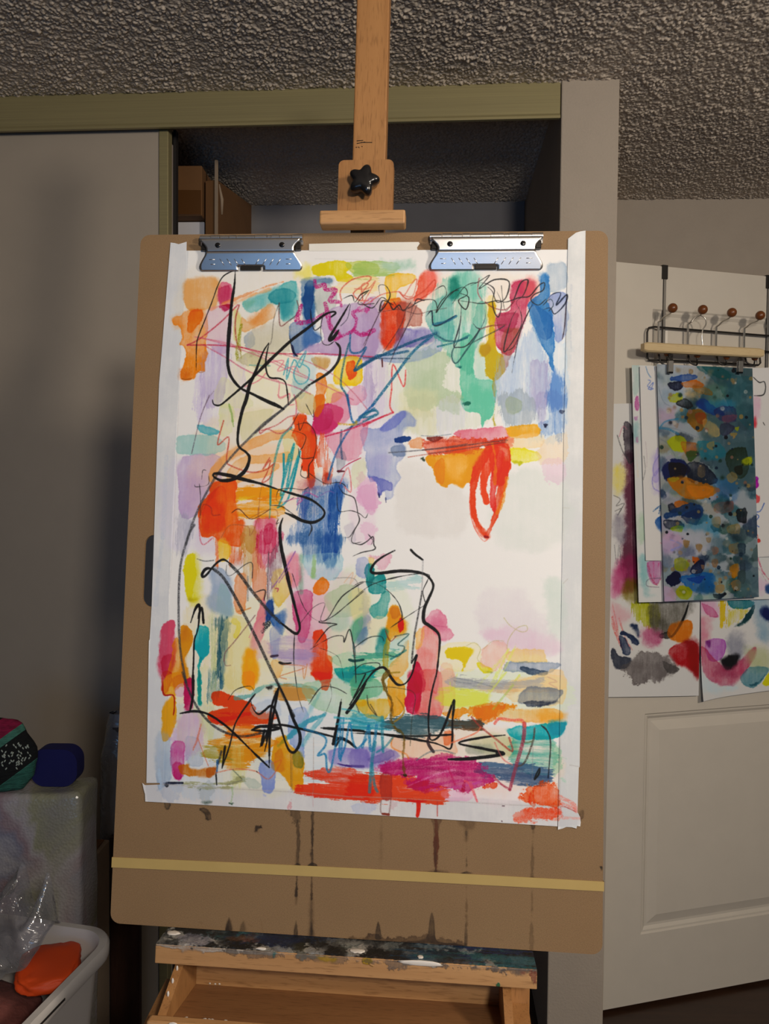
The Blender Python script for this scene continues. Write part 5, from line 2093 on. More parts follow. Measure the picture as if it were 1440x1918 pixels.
def make_clip(pxl, pxr, py):
    cx = (BB.l(pxl, py, 0.01)[0] + BB.l(pxr, py, 0.01)[0]) / 2
    ytop = BB.l((pxl + pxr) / 2, py, 0.01)[1]
    k = 0.000757
    hw = (pxr - pxl) / 2 * k
    # plates first as outlines (x, y down in px) then bent to their slopes
    root = bpy.data.objects.new('clip', None)
    root.empty_display_size = 0.02
    link(root, board)

    def zy(d):       # depth of the plate at d px below the barrel
        pts = [(0, 0.0150), (10, 0.0150), (28, 0.0128), (33, 0.0120), (38, 0.0104), (66, 0.0024), (80, 0.0)]
        for (a, za), (b, zb) in zip(pts, pts[1:]):
            if d <= b:
                return za + (zb - za) * (d - a) / (b - a)
        return 0.002

    def sheet(name, rows, holes, mat):
        """rows: (d, left, right) px from centre; strips with columns"""
        bm = bmesh.new()
        grid = []
        n = 48
        for d, xl, xr in rows:
            grid.append([(xl + (xr - xl) * i / n, d) for i in range(n + 1)])
        V = [[None] * (n + 1) for _ in grid]
        for j, r in enumerate(grid):
            for i, (x, d) in enumerate(r):
                V[j][i] = bm.verts.new((cx + x * k, ytop - d * k, zy(d)))
        for j in range(len(grid) - 1):
            for i in range(n):
                mx = (grid[j][i][0] + grid[j + 1][i + 1][0]) / 2
                md = (grid[j][i][1] + grid[j + 1][i + 1][1]) / 2
                if any(abs(mx - hx_) < a and abs(md - hd) < b_ if not rd else (mx - hx_) ** 2 + (md - hd) ** 2 < a * a for hx_, hd, a, b_, rd in holes):
                    continue
                bm.faces.new((V[j][i], V[j + 1][i], V[j + 1][i + 1], V[j][i + 1]))
        for vv in [q for q in bm.verts if not q.link_faces]:
            bm.verts.remove(vv)
        o = bobj(name, bm, mat, root, None, True)
        md = o.modifiers.new('thickness', 'SOLIDIFY')
        md.thickness = 0.0009
        md.offset = -1
        return o
    H = (pxr - pxl) / 2
    sheet('upper_plate', [(8, -H + 3, H - 3), (13, -H + 4, H - 4), (16, -H + 8, H - 8), (20, -H + 12, H - 12), (23, -H + 14, H - 14), (26, -H + 15.5, H - 15.5), (30, -H + 15.5, H - 15.5), (33, -H + 15, H - 15)],
          [], STEEL)
    rows = [(33, -H + 15, H - 15), (36, -H + 13.5, H - 13.5), (40, -H + 11, H - 11), (45, -H + 7, H - 7), (50, -H + 3.5, H - 3.5), (54, -H + 1, H - 1), (57, -H, H), (60, -H, H), (63, -H + 1, H - 1), (65.5, -H + 4, H - 4)]
    sheet('lower_flap', rows, [(0, 66, 23, 10.5, False)], STEEL)
    for s in (-1, 1):
        bm = bmesh.new()
        hxx = cx + s * (H - 38) * k
        hyy = ytop - 20 * k
        sphere(bm, (hxx, hyy, zy(20) + 0.0002), 0.0046, 16, 8, (1, 1, 0.33))
        bobj('rivet_hole', bm, BLACK_PLASTIC, root, None, True)  # solid black dome drawn for the darkness of the open hole
        bm = bmesh.new()
        bx(bm, cx + s * (H - 9) * k - 0.004, cx + s * (H - 9) * k + 0.004, ytop - 27 * k, ytop - 12 * k, 0.001, 0.0085, 0.0008)
        bobj('spring_lug', bm, DARK_WIRE, root)
    bm = bmesh.new()
    bx(bm, cx - 20 * k, cx + 20 * k, ytop - 65 * k, ytop - 55.5 * k, 0.002, 0.0055, 0.0006)
    bobj('centre_tongue', bm, DARK_WIRE, root)
    bm = bmesh.new()
    for s in (-1, 1):
        for i in range(4):
            xx = s * (H - 44 - i * 14)
            a = Vector((cx + (xx + s * -5) * k, ytop - 56 * k, zy(56) + 0.0003))
            b = Vector((cx + (xx + s * 3) * k, ytop - 45 * k, zy(45) + 0.0003))
            tube(bm, [a, b], 0.0009, 6)
        for d in (46, 54):
            tube(bm, [(cx + s * (H - 20 - (d - 46) * .3) * k, ytop - d * k, zy(d) + 0.0003), (cx + s * (H - 31) * k, ytop - d * k, zy(d) + 0.0003)], 0.0009, 6)
    bobj('embossed_ribs', bm, STEEL, root, None, True)['kind'] = 'stuff'
    # hinge barrel: knuckles on a pin
    cuts = [0, .11, .2, .29, .36, .54, .66, .70, .78, .9, 1.0]
    for i, (a, b) in enumerate(zip(cuts, cuts[1:])):
        bm = bmesh.new()
        r = 0.0042 if i % 2 == 0 else 0.0047
        x0 = cx - H * k + 2 * H * k * a
        x1 = cx - H * k + 2 * H * k * b - 0.0006
        tube(bm, [(x0, ytop - 3 * k, 0.0062), (x1, ytop - 3 * k, 0.0062)], r, 14)
        bobj('hinge_knuckle', bm, STEEL, root, None, True, R(50))
    bm = bmesh.new()
    bx(bm, cx - H * k, cx + H * k, ytop - 16 * k, ytop - 7.2 * k, 0.0004, 0.004, 0.0005)
    bobj('base_plate', bm, STEEL, root)
    return root


make_clip(370, 570.5, 441)
make_clip(806, 1017, 438)

# the painting and the tape around it share one painted surface
art = Canvas(BB, 0.0012, DOM, 1720, 'e0dcd2')
TAPE_TONE = '''
wn O d2d3d2 90 319,455 350,453 349,520 334,740 317,1110 308,1480 274,1478 284,1130 298,720
wn O d2d3cf 90 1063,446 1096,433 1091,900 1084,1530 1046,1545 1047,1400 1056,800
wn O d4d2d0 90 272,1467 300,1467 1046,1507 1046,1548 273,1501
'''
art.run(TAPE_TONE, TILES)
art.run(PAINTING, TILES)
art_img = art.image('abstract_watercolour', False, 'e0dcd2')
ART = paper_mat('painted_paper', art, art_img, 0.62, 0.10)


def flat_sheet(name, pts, z0, z1, mat):
    return prism(name, [[BB.l(*p) for p in pts]], z0, z1, mat, None, BB.M)


o = flat_sheet('painting', [(336, 470), (1081, 468), (1066, 1528), (299, 1486)], 0.0002, 0.0009, ART)
tag(o, 'large abstract watercolour with black ink loops and bright washes, taped to the drawing board', 'painting')
GT = 'masking tape strips around the painting'
o = flat_sheet('masking_tape', [(320, 455), (328, 456), (335, 458), (342, 456), (350, 453.5), (349, 520), (334, 740), (317.5, 1110), (306, 1466), (275, 1466), (279.5, 1200), (281, 1197), (285, 1130), (298.5, 720)], 0.0010, 0.0014, ART)
tag(o, 'long white tape strip down the left edge of the big painting', 'tape', GT)
o = flat_sheet('masking_tape.001', [(1063.5, 448), (1070, 443), (1078, 437), (1086, 434.5), (1096, 433), (1091, 900), (1085, 1436), (1083.5, 1437), (1081, 1520), (1086, 1530), (1087, 1540), (1086, 1547), (1080, 1546), (1079, 1551), (1070, 1548.5), (1060, 1548), (1053, 1551),
                                    (1044.5, 1553), (1045.5, 1508), (1047, 1420), (1056, 800)], 0.0015, 0.0019, ART)
tag(o, 'white tape strip down the right edge of the big painting, torn at its foot', 'tape', GT)
o = flat_sheet('masking_tape.002', [(267.5, 1466), (272, 1470), (310, 1468.5), (600, 1483), (1044, 1508), (1043.5, 1547), (600, 1519.5), (273, 1500.5), (272.5, 1487), (270, 1478)], 0.00145, 0.0018, ART)
tag(o, 'white tape strip along the bottom edge of the big painting, with drips', 'tape', GT)
TAPE = plain('white_masking_tape', hx('e2e0d8'), 0.6, var=0.03, bump=0.1, bscale=300)
o = flat_sheet('masking_tape.003', [(579, 457.5), (680, 455), (784, 454), (786, 457), (781, 464), (782, 469.5), (579, 471)], 0.0010, 0.0014, TAPE)
tag(o, 'short plain white tape piece at the top of the painting between the two clips', 'tape', GT)

# elastic band stretched across the board
RUBBER = plain('tan_rubber_band', hx('b49a5e'), 0.55, var=0.05)
a0, a1 = BB.l(208, 1605), BB.l(209, 1624)
c0, c1 = BB.l(1131, 1651), BB.l(1131, 1669)
bm = bmesh.new()
n = 24
fr = []
for i in range(n + 1):
    t = i / n
    sag = 0.0015 * math.sin(math.pi * t)
    x = bw0 - 0.0012 + (bw1 - bw0 + 0.0024) * t
    yt = a0[1] + (c0[1] - a0[1]) * t + sag
    yb = a1[1] + (c1[1] - a1[1]) * t + sag * 0.6
    fr.append((x, yt, yb))
loop = [(x, yt, yb, 0.0003, 0.0013) for x, yt, yb in fr] + [(x, yt, yb, -0.0048, -0.0058) for x, yt, yb in reversed(fr)]
ri = [[bm.verts.new((x, yt, zi)), bm.verts.new((x, yb, zi)), bm.verts.new((x + (0 if 0 < i % (n + 1) < n else (0.0 if False else 0.0)), yb, zo)), bm.verts.new((x, yt, zo))] for i, (x, yt, yb, zi, zo) in enumerate(loop)]
for i in range(len(ri)):
    A, B_ = ri[i], ri[(i + 1) % len(ri)]
    for q in range(4):
        bm.faces.new((A[q], A[(q + 1) % 4], B_[(q + 1) % 4], B_[q]))
o = bobj('rubber_band', bm, RUBBER, None, BB.M)
tag(o, 'wide tan rubber band stretched across the lower part of the brown drawing board', 'rubber band')


# ---------------------------------------------------------------- papers hanging on the open door


def mottle(cv, n, x0, x1, y0, y1, seed):
    g = np.random.default_rng(seed)
    dark = ['1c3a40', '2c5a60', '14202a', '203048', '3a5c50', '40606a', '1c2c24', '2a3c58']
    lite = ['8c9c9c', 'a8a8a8', 'b0a8b0', 'a89c84', '7c94a0', '98a088', 'b4aeb4', '94886c']
    for _ in range(n):
        u = g.uniform()
        px, py = x0 + (x1 - x0) * u, g.uniform(y0, y1)
        r = g.uniform(5, 24)
        dk = g.uniform() < 0.18 + 0.75 * u ** 1.3
        c = (dark if dk else lite)[g.integers(8)]
        m = g.integers(5, 9)
        ph = g.uniform(0, 6.28)
        pts = [cv.pt(px + r * g.uniform(.6, 1.3) * math.cos(ph + 6.283 * k / m), py + r * .8 * g.uniform(.6, 1.3) * math.sin(ph + 6.283 * k / m)) for k in range(m)]
        cv.wash(pts, hex3(c), g.uniform(.35, .75), 2.5, g.uniform(1.5, 10), '', 0.2)


def hung_sheet(name, corners, off, data, base, label, group=None, curl=0.004, lean=0.0, curlbl=0.0, rough=0.7):
    """corners in photo px: TL, TR, BR, BL of a real sheet hanging parallel to the door"""
    L = [DR.l(*c, off) for c in corners]
    xs = [p[0] for p in L]
    ys = [p[1] for p in L]
    dom = (min(xs) - 0.005, max(xs) + 0.005, min(ys) - 0.005, max(ys) + 0.005)
    cv = Canvas(DR, off, dom, 900, base)
    if 'palette' in name:
        mottle(cv, 260, 1232, 1420, 690, 1128, 5)
    cv.run(data, TILES)
    if 'palette' in name:
        mottle(cv, 0, 1232, 1420, 690, 1128, 9)
        g = np.random.default_rng(3)
        for _ in range(150):
            px, py, r = 1238 + 175 * g.uniform() ** .8, g.uniform(690, 1125), g.uniform(1.0, 4.5)
            pts = [cv.pt(px + r * math.cos(k), py + r * math.sin(k)) for k in (0, 1.2, 2.5, 3.8, 5.0)]
            cv.wash(pts, hex3(['9c8460', 'a88c68', '0c1018', '14283c', 'b09058', '98705c', 'c8c4b8', '203c30'][g.integers(8)]), .8, .4, 1.0, '', .3)
    mat = paper_mat(name + '_paint', cv, cv.image(name + '_picture', False, 'e0d8ca'), rough)
    bm = bmesh.new()
    nx, ny = 30, 44
    V = []
    ph = random.uniform(0, 6)
    for j in range(ny + 1):
        v = j / ny
        row = []
        for i in range(nx + 1):
            u = i / nx
            a = [L[0][k] + (L[1][k] - L[0][k]) * u for k in (0, 1)]
            b = [L[3][k] + (L[2][k] - L[3][k]) * u for k in (0, 1)]
            x = a[0] + (b[0] - a[0]) * v
            y = a[1] + (b[1] - a[1]) * v
            z = off + curl * math.sin(u * 3.0 + v * 2.2 + ph) * v + lean * v
            z += curlbl * (max(0, 0.35 - u) / 0.35) ** 2 * (max(0, v - 0.6) / 0.4) ** 2
            row.append(bm.verts.new((x, y, z)))
        V.append(row)
    for j in range(ny):
        for i in range(nx):
            bm.faces.new((V[j][i], V[j + 1][i], V[j + 1][i + 1], V[j][i + 1]))
    o = bobj(name, bm, mat, None, DR.M)
    md = o.modifiers.new('thickness', 'SOLIDIFY')
    md.thickness = 0.0006
    tag(o, label, 'painting', group)
    return o


hung_sheet('painted_sheet', [(1122, 757), (1315, 752), (1308, 1303), (1118, 1306)], 0.010, SHEET_BIG, 'ccc5b8',
           'big painted sheet with grey stain and red blot, lower left on the white door', curl=0.002)
hung_sheet('painted_sheet.001', [(1312, 1085), (1480, 1078), (1480, 1288), (1313, 1312)], 0.014, SHEET_RIGHT, 'ccc5b8',
           'painted sheet with a pink ring round a black blot, lower right on the white door', curl=0.003, curlbl=0.012)
hung_sheet('painted_sheet.002', [(1183, 684), (1462, 690), (1458, 1122), (1195, 1128)], 0.026, SHEET_STACK, 'ccc8bc',
           'pale sheet with teal and pink edges, rearmost of the bundle under the clip hanger', curl=0.003)
hung_sheet('painted_sheet.003', [(1198, 686), (1246, 686), (1246, 1050), (1209, 1050)], 0.032, SHEET_WHITE, 'cfc8bb',
           'mostly white sheet with blue marks, showing left of the dark palette sheet', curl=0.002)
hung_sheet('painted_sheet.004', [(1400, 690), (1452, 688), (1446, 1042), (1402, 1045)], 0.032, SHEET_EDGE, 'cfc8bb',
           'white sheet with magenta and red spots, showing right of the dark palette sheet', curl=0.002)
hung_sheet('palette_sheet', [(1230, 682), (1409, 690), (1420, 1118), (1245, 1127)], 0.042, PALETTE_SHEET, '8b908e',
           'dark teal palette sheet with many paint blobs, foremost under the clip hanger', curl=0.003, rough=0.45)

# ---------------------------------------------------------------- over-the-door hook rack
rack = empty('hook_rack', DR.M)
tag(rack, 'over-the-door wire hook rack with wooden ball tips, on the open white door', 'hook rack')


def dl(px, py, off):
    x, y = DR.l(px, py, off)
    return Vector((x, y, off))


def rtube(name, pts, r, mat, parent, sm=6, n=8):
    bm = bmesh.new()
    tube(bm, [Vector(p) for p in smooth_pts(pts, sm)] if sm > 1 else pts, r, n)
    return bobj(name, bm, mat, parent, None, True, R(60))


for px, pb in ((1246, 645), (1441, 700)):
    t = dl(px, 500, 0.004)
    b = dl(px - 2, pb, 0.004)
    st = bmesh.new()
    bx(st, t.x - 0.004, t.x + 0.004, b.y, DTOP - 0.001, 0.0006, 0.0035, 0.0006)
    bx(st, t.x - 0.0085, t.x + 0.0085, DTOP - 0.035, DTOP + 0.0028, 0.0006, 0.0045, 0.0006)
    bx(st, t.x - 0.0085, t.x + 0.0085, DTOP + 0.0006, DTOP + 0.0030, -0.0385, 0.0045, 0.0004)
    bx(st, t.x - 0.0085, t.x + 0.0085, DTOP - 0.04, DTOP + 0.0028, -0.0385, -0.0358, 0.0004)
    bobj('door_strap', st, DARK_WIRE, rack)
    st = bmesh.new()
    bx(st, t.x - 0.0036, t.x + 0.0036, b.y + 0.001, DTOP - 0.036, 0.0036, 0.0048, 0.0004)
    bobj('strap_face', st, CHROME, rack)
fo = 0.012
fp = [dl(1442, 629, fo), dl(1225, 612, fo), dl(1215, 614, fo), dl(1212, 622, fo), dl(1212, 668, fo), dl(1215, 674, fo), dl(1300, 677, fo), dl(1420, 684, fo), dl(1424, 680, fo), dl(1421, 655, fo)]
bm = bmesh.new()
tube(bm, fp, 0.0026, 8)
tube(bm, [dl(1421, 656, fo), dl(1446, 660, fo)], 0.0026, 8)
bobj('frame', bm, DARK_WIRE, rack, None, True, R(60))
HK = [((1233, 603), (1259.5, 577)), ((1288, 607), (1316, 580)), ((1341, 612), (1370.5, 585.5)), ((1393.5, 615), (1423.5, 591))]
for i, (top, ball) in enumerate(HK):
    h = bpy.data.objects.new('hook', None)
    h.empty_display_size = 0.02
    link(h, rack)
    px, py = top
    tp = dl(px, py, fo + 0.004)
    b0 = dl(px, 664, fo + 0.004)
    bc = dl(ball[0], ball[1], 0.062)
    st = bmesh.new()
    bx(st, tp.x - 0.0032, tp.x + 0.0032, b0.y - 0.01, tp.y, fo + 0.0027, fo + 0.006, 0.0006)
    bobj('upright_bar', st, CHROME, h)
    rtube('upper_arm', [(tp.x, tp.y, fo + 0.004), (tp.x + 0.002, tp.y + 0.003, fo + 0.012), (tp.x * .55 + bc.x * .45, tp.y * .62 + bc.y * .38, 0.035), (bc.x - 0.003, bc.y - 0.012, 0.058), tuple(bc)], 0.0022, CHROME, h)
    bm = bmesh.new()
    sphere(bm, tuple(bc), 0.0128, 20, 12)
    bobj('wooden_ball', bm, BROWN_BALL, h, None, True)
    lc = dl(ball[0] - 10, ball[1] + (85, 85, 83, 79)[i], 0.040)
    rtube('lower_arm', [(b0.x, b0.y, fo + 0.0065), (b0.x + 0.004, b0.y - 0.022, fo + 0.010), (b0.x + 0.018, b0.y - 0.030, 0.030), (lc.x - 0.001, lc.y - 0.014, 0.040), tuple(lc)], 0.0022, DARK_WIRE, h)
    bm = bmesh.new()
    sphere(bm, tuple(lc), 0.0088, 16, 10)
    bobj('lower_ball', bm, BROWN_BALL, h, None, True)

# ---------------------------------------------------------------- clip hanger on the second hook
hang = empty('clip_hanger', DR.M)
tag(hang, 'pale wooden trouser hanger with two metal clips, hung on the wire hook rack', 'hanger')
ho = 0.052
a, b = dl(1203, 650, ho + 0.008), dl(1427, 662, ho + 0.008)
d = (b - a)
bm = bmesh.new()
ang = math.atan2(d.y, d.x)
Lh = d.length
prof = [(-0.0125, -0.008), (0.0125, -0.008), (0.0125, 0.005), (0.009, 0.009), (-0.009, 0.009), (-0.0125, 0.005)]
M_ = Matrix.Translation(a) @ Matrix.Rotation(ang, 4, 'Z')
rr = []
for t, s in ((0, 0.72), (0.012, 1), (Lh - 0.012, 1), (Lh, 0.72)):
    rr.append([bm.verts.new(M_ @ Vector((t, y * s, z))) for y, z in prof])
for r0, r1 in zip(rr, rr[1:]):
    for i in range(6):
        bm.faces.new((r0[i], r0[(i + 1) % 6], r1[(i + 1) % 6], r1[i]))
bm.faces.new(rr[0])
bm.faces.new(list(reversed(rr[-1])))
bobj('wooden_bar', bm, CREAM_WOOD, hang)
rtube('hook_wire', [dl(1316, 648, ho), dl(1314, 630, ho), dl(1316, 618, ho), dl(1322, 607, ho), dl(1320, 596, ho - 0.002), dl(1310, 590.5, ho - 0.004), dl(1301, 595, ho - 0.006), dl(1295, 603, ho - 0.008)], 0.0018, CHROME, hang)
for px in (1254.5, 1385):
    p = bpy.data.objects.new('clip', None)
    p.empty_display_size = 0.02
    link(p, hang)
    t = dl(px, 662, ho)
    q = dl(px, 697, ho)
    st = bmesh.new()
    for s in (1, -1):
        bx(st, q.x - 0.0072, q.x + 0.0072, q.y, q.y + 0.030, ho - 0.004 if s < 0 else ho + 0.002, ho - 0.002 if s < 0 else ho + 0.006, 0.0008)
    bobj('jaw', st, CHROME, p)
    bm = bmesh.new()
    for k_ in range(5):
        yy = q.y + 0.033 + k_ * 0.0042
        tube(bm, [(q.x - 0.006, yy, ho), (q.x + 0.0075, yy + 0.0008, ho)], 0.0018, 6)
    tube(bm, [(q.x + 0.001, q.y + 0.025, ho - 0.002), (q.x + 0.001, t.y + 0.004, ho - 0.002)], 0.0016, 6)
    bobj('coil_spring', bm, DARK_WIRE, p, None, True)
    bm = bmesh.new()
    bx(bm, q.x - 0.0068, q.x + 0.0068, q.y - 0.004, q.y + 0.0005, ho - 0.0035, ho + 0.0055, 0.0008)
    bobj('rubber_tip', bm, BLACK_PLASTIC, p)

# ---------------------------------------------------------------- boxes on the closet shelf


def wbox(name, corners_xy, z0, z1, mat, bev=0.002):
    bm = bmesh.new()
    a = [bm.verts.new((x, y, z0)) for x, y in corners_xy]
    b = [bm.verts.new((x, y, z1 if not isinstance(z1, (list, tuple)) else z1[i])) for i, (x, y) in enumerate(corners_xy)]
    n = len(a)
    for i in range(n):
        bm.faces.new((a[i], a[(i + 1) % n], b[(i + 1) % n], b[i]))
    bm.faces.new(list(reversed(a)))
    bm.faces.new(b)
    if bev:
        bmesh.ops.bevel(bm, geom=list(bm.edges), offset=bev, segments=1, affect='EDGES')
    return bm


# white box, with a brown carton on it that overhangs its front
wr = P3(391, 440, 2.30)
wz = P3(360, 408, 2.22).z
bm = wbox('w', [(wr.x - 0.30, 2.26), (wr.x, 2.245), (wr.x + 0.004, 2.55), (wr.x - 0.28, 2.56)], SHZ + 0.001, wz - 0.002, WHITE_CARD)
o = bobj('white_box', bm, WHITE_CARD)
tag(o, 'white box on the closet shelf beneath the small brown carton', 'box')
br = P3(386, 310, 2.20)
bz1 = br.z
carton = empty('brown_carton', Matrix.Translation((br.x - 0.13, 2.3, wz)))
bm = wbox('c', [(br.x - 0.28, 2.21), (br.x - 0.012, 2.20), (br.x - 0.004, 2.46), (br.x - 0.27, 2.47)], wz, bz1, CARDBOARD)
o = bobj('carton_body', bm, CARDBOARD, carton)
o.matrix_parent_inverse = carton.matrix_world.inverted()
bm = bmesh.new()
bx(bm, br.x - 0.278, br.x - 0.014, 2.1975, 2.2, wz + 0.001, wz + 0.07, 0.0003)
o = bobj('packing_tape', bm, CARD_TAPE, carton)
o.matrix_parent_inverse = carton.matrix_world.inverted()
tag(carton, 'small brown carton with tape along its foot, high in the closet beside the sliding door', 'carton')
# tall carton farther right, with a torn handle slot
t0 = P3(406, 300, 2.20)
t1 = P3(471, 384, 2.62)
tall = empty('tall_carton', Matrix.Translation((t0.x - 0.02, 2.4, SHZ)))
zt = P3(406, 335, 2.20).z
zf = t1.z
bm = wbox('t', [(t0.x - 0.036, 2.215), (t0.x, 2.205), (t1.x, 2.62), (t1.x - 0.03, 2.625)], SHZ + 0.001, [zt, zt, zf, zf], CARDBOARD, 0.0015)
o = bobj('carton_body', bm, CARDBOARD, tall)
o.matrix_parent_inverse = tall.matrix_world.inverted()
bm = wbox('f', [(t0.x - 0.006, 2.200), (t0.x + 0.001, 2.1975), (t0.x + 0.003, 2.204), (t0.x - 0.004, 2.2045)], zt - 0.3, t0.z, CARDBOARD, 0)
o = bobj('raised_flap', bm, DULL_CARD, tall)
o.matrix_parent_inverse = tall.matrix_world.inverted()
bm = bmesh.new()
q0, q1 = P3(409, 345, 2.225), P3(414, 402, 2.25)
tube(bm, [q0 + Vector((0.002, 0, 0)), (q0 + q1) / 2 + Vector((0.006, 0, 0)), q1 + Vector((0.002, 0, 0))], [0.002, 0.005, 0.003], 8)
o = bobj('torn_edge', bm, DULL_CARD, tall, None, True)
o.matrix_parent_inverse = tall.matrix_world.inverted()
tag(tall, 'tall dark brown carton with a raised flap, right of the small carton in the closet', 'carton')

# ---------------------------------------------------------------- things piled at the lower left


def bubble_wrap():
    m = NT('bubble_wrap_over_picture')
    v = m.coord()
    f = m.noise(v, 5.5, 3, 0.5, 0.6)
    c = m.ramp(f, [(0.28, hx('8f8d88')), (0.42, hx('9b9a80')), (0.5, hx('b1abad')), (0.58, hx('9a868c')), (0.66, hx('8a8a9a')), (0.78, hx('c0bcbc'))])
    f2 = m.noise(m.coord((1, 1, 1), (4, 2, 1)), 3.5, 2)
    c = m.mix(m.ramp(f2, [(0.45, (0, 0, 0, 1)), (0.65, (0.8, 0.8, 0.8, 1))]), c, hx('b2b0b0'))
    vo = m.n('ShaderNodeTexVoronoi')
    vo.inputs['Scale'].default_value = 170
    m.l(v, vo.inputs['Vector'])
    m.set(c, 0.24)
    m.b.inputs['Coat Weight'].default_value = 0.35
    m.b.inputs['Coat Roughness'].default_value = 0.15
    m.bump(vo.outputs['Distance'], 0.4, 0.003)
    return m.m


BUBBLE = bubble_wrap()
pr = P3(159, 1500, 1.60)
pz = P3(100, 1490, 1.58).z
bm = bmesh.new()
bx(bm, pr.x - 0.42, pr.x, 1.578, 1.68, 0.0, pz, 0.012, 3)
bmesh.ops.subdivide_edges(bm, edges=[e for e in bm.edges if e.calc_length() > 0.04], cuts=14, use_grid_fill=True)
for vtx in bm.verts:
    n_ = mnoise.noise(vtx.co * 14) * 0.003 + mnoise.noise(vtx.co * 40) * 0.001
    vtx.co += Vector((n_, n_ * 0.6 if vtx.co.y > 1.6 else -abs(n_) * 0.6, n_ if vtx.co.z > pz - 0.03 else 0))
    vtx.co.z = max(vtx.co.z, 0.0)
c_ = [vtx for vtx in bm.verts if vtx.co.z > pz - 0.03 and vtx.co.x > pr.x - 0.05]
for vtx in c_:
    vtx.co.z += 0.007 * (1 - abs(vtx.co.x - (pr.x - 0.02)) / 0.05)
o = bobj('wrapped_canvas', bm, BUBBLE, None, None, True, R(70))
tag(o, 'flat package wrapped in bubble wrap, standing behind the white bin', 'package')

# carton behind it
cr_ = P3(202, 1574, 1.86)
bm = wbox('k', [(cr_.x - 0.30, 1.705), (cr_.x - 0.002, 1.70), (cr_.x + 0.002, 1.865), (cr_.x - 0.29, 1.87)], 0.0, cr_.z, DULL_CARD, 0.002)
carton2 = empty('storage_carton', Matrix.Translation((cr_.x - 0.15, 1.78, 0)))
o = bobj('carton_body', bm, DULL_CARD, carton2)
o.matrix_parent_inverse = carton2.matrix_world.inverted()
bm = bmesh.new()
bx(bm, cr_.x - 0.28, cr_.x - 0.008, 1.71, 1.858, cr_.z + 0.0004, cr_.z + 0.0034, 0.0005)
o = bobj('lid_flap', bm, CARDBOARD, carton2)
o.matrix_parent_inverse = carton2.matrix_world.inverted()
tag(carton2, 'dull brown carton on the floor between the bubble-wrapped package and the drawing board', 'carton')

# dark plank and the plastic-sheathed roll against the sliding door
dp = P3(207, 1700, 1.885)
o = box('dark_board', (dp.x, dp.x + 0.076, 1.878, 1.892, 0.0, P3(230, 1560, 1.9).z), DARK_WOOD, None, None, 0.002)
tag(o, 'dark wooden board leaning on the closet door, behind the white bin', 'board')


def clear_plastic(name, tint=(0.92, 0.94, 1, 1), gl=0.10, rough=0.06, f_lo=0.35, opac=0.06):
    m = NT(name)
    tr = m.n('ShaderNodeBsdfTransparent')
    tr.inputs[0].default_value = tint
    g = m.n('ShaderNodeBsdfGlossy')
    g.inputs['Roughness'].default_value = rough
    df = m.n('ShaderNodeBsdfDiffuse')
    df.inputs[0].default_value = (0.7, 0.72, 0.78, 1)
    fr = m.n('ShaderNodeFresnel')
    fr.inputs[0].default_value = 1.5
    v = m.coord()
    bn = m.n('ShaderNodeBump')
    bn.inputs['Strength'].default_value = 0.9
    bn.inputs['Distance'].default_value = 0.012
    m.l(m.noise(v, 26, 3, 0.6, 1.2), bn.inputs['Height'])
    m.l(bn.outputs[0], g.inputs['Normal'])
    m.l(bn.outputs[0], fr.inputs['Normal'])
    mx0 = m.n('ShaderNodeMixShader')
    mx0.inputs[0].default_value = opac
    m.l(tr.outputs[0], mx0.inputs[1])
    m.l(df.outputs[0], mx0.inputs[2])
    mx = m.n('ShaderNodeMixShader')
    ad = m.n('ShaderNodeMath', operation='ADD')
    ad.inputs[1].default_value = gl
    m.l(fr.outputs[0], ad.inputs[0])
    m.l(ad.outputs[0], mx.inputs[0])
    m.l(mx0.outputs[0], mx.inputs[1])
    m.l(g.outputs[0], mx.inputs[2])
    m.l(mx.outputs[0], m.out.inputs[0])
    return m.m


PLASTIC = clear_plastic('clear_plastic_film')
roll = empty('sheathed_roll', Matrix.Translation((P3(205, 1500, 1.93).x + 0.02, 1.93, 0)))
rt = P3(206, 1335, 1.93).z
bm = bmesh.new()
tube(bm, [(0, 0, 0.0), (0, 0, 0.6), (0.004, 0, rt - 0.03)], [0.030, 0.030, 0.026], 12)
bobj('dark_roll', bm, plain('dark_fabric_roll', hx('5a5456'), 0.7), roll, None, True, R(60))
bm = bmesh.new()
ringz = []
for j in range(26):
    z = 0.001 + rt * j / 25
    rg = []
    for i in range(20):
        t = 2 * math.pi * i / 20
        r_ = 0.041 + 0.007 * mnoise.noise(Vector((math.cos(t) * 2, math.sin(t) * 2, z * 14)))
        if j > 22:
            r_ *= 1 - 0.16 * (j - 22)
        rg.append(bm.verts.new((r_ * math.cos(t) + 0.003 * math.sin(z * 9), r_ * math.sin(t) * 0.9, z)))
    ringz.append(rg)
for r0, r1 in zip(ringz, ringz[1:]):
    for i in range(20):
        bm.faces.new((r0[i], r0[(i + 1) % 20], r1[(i + 1) % 20], r1[i]))
bobj('plastic_sheath', bm, clear_plastic('cloudy_plastic_film', (0.9, 0.9, 0.95, 1), 0.12, 0.18, opac=0.40), roll, None, True)
tag(roll, 'dark roll in a crinkled clear plastic sheath, beside the left edge of the drawing board', 'roll')

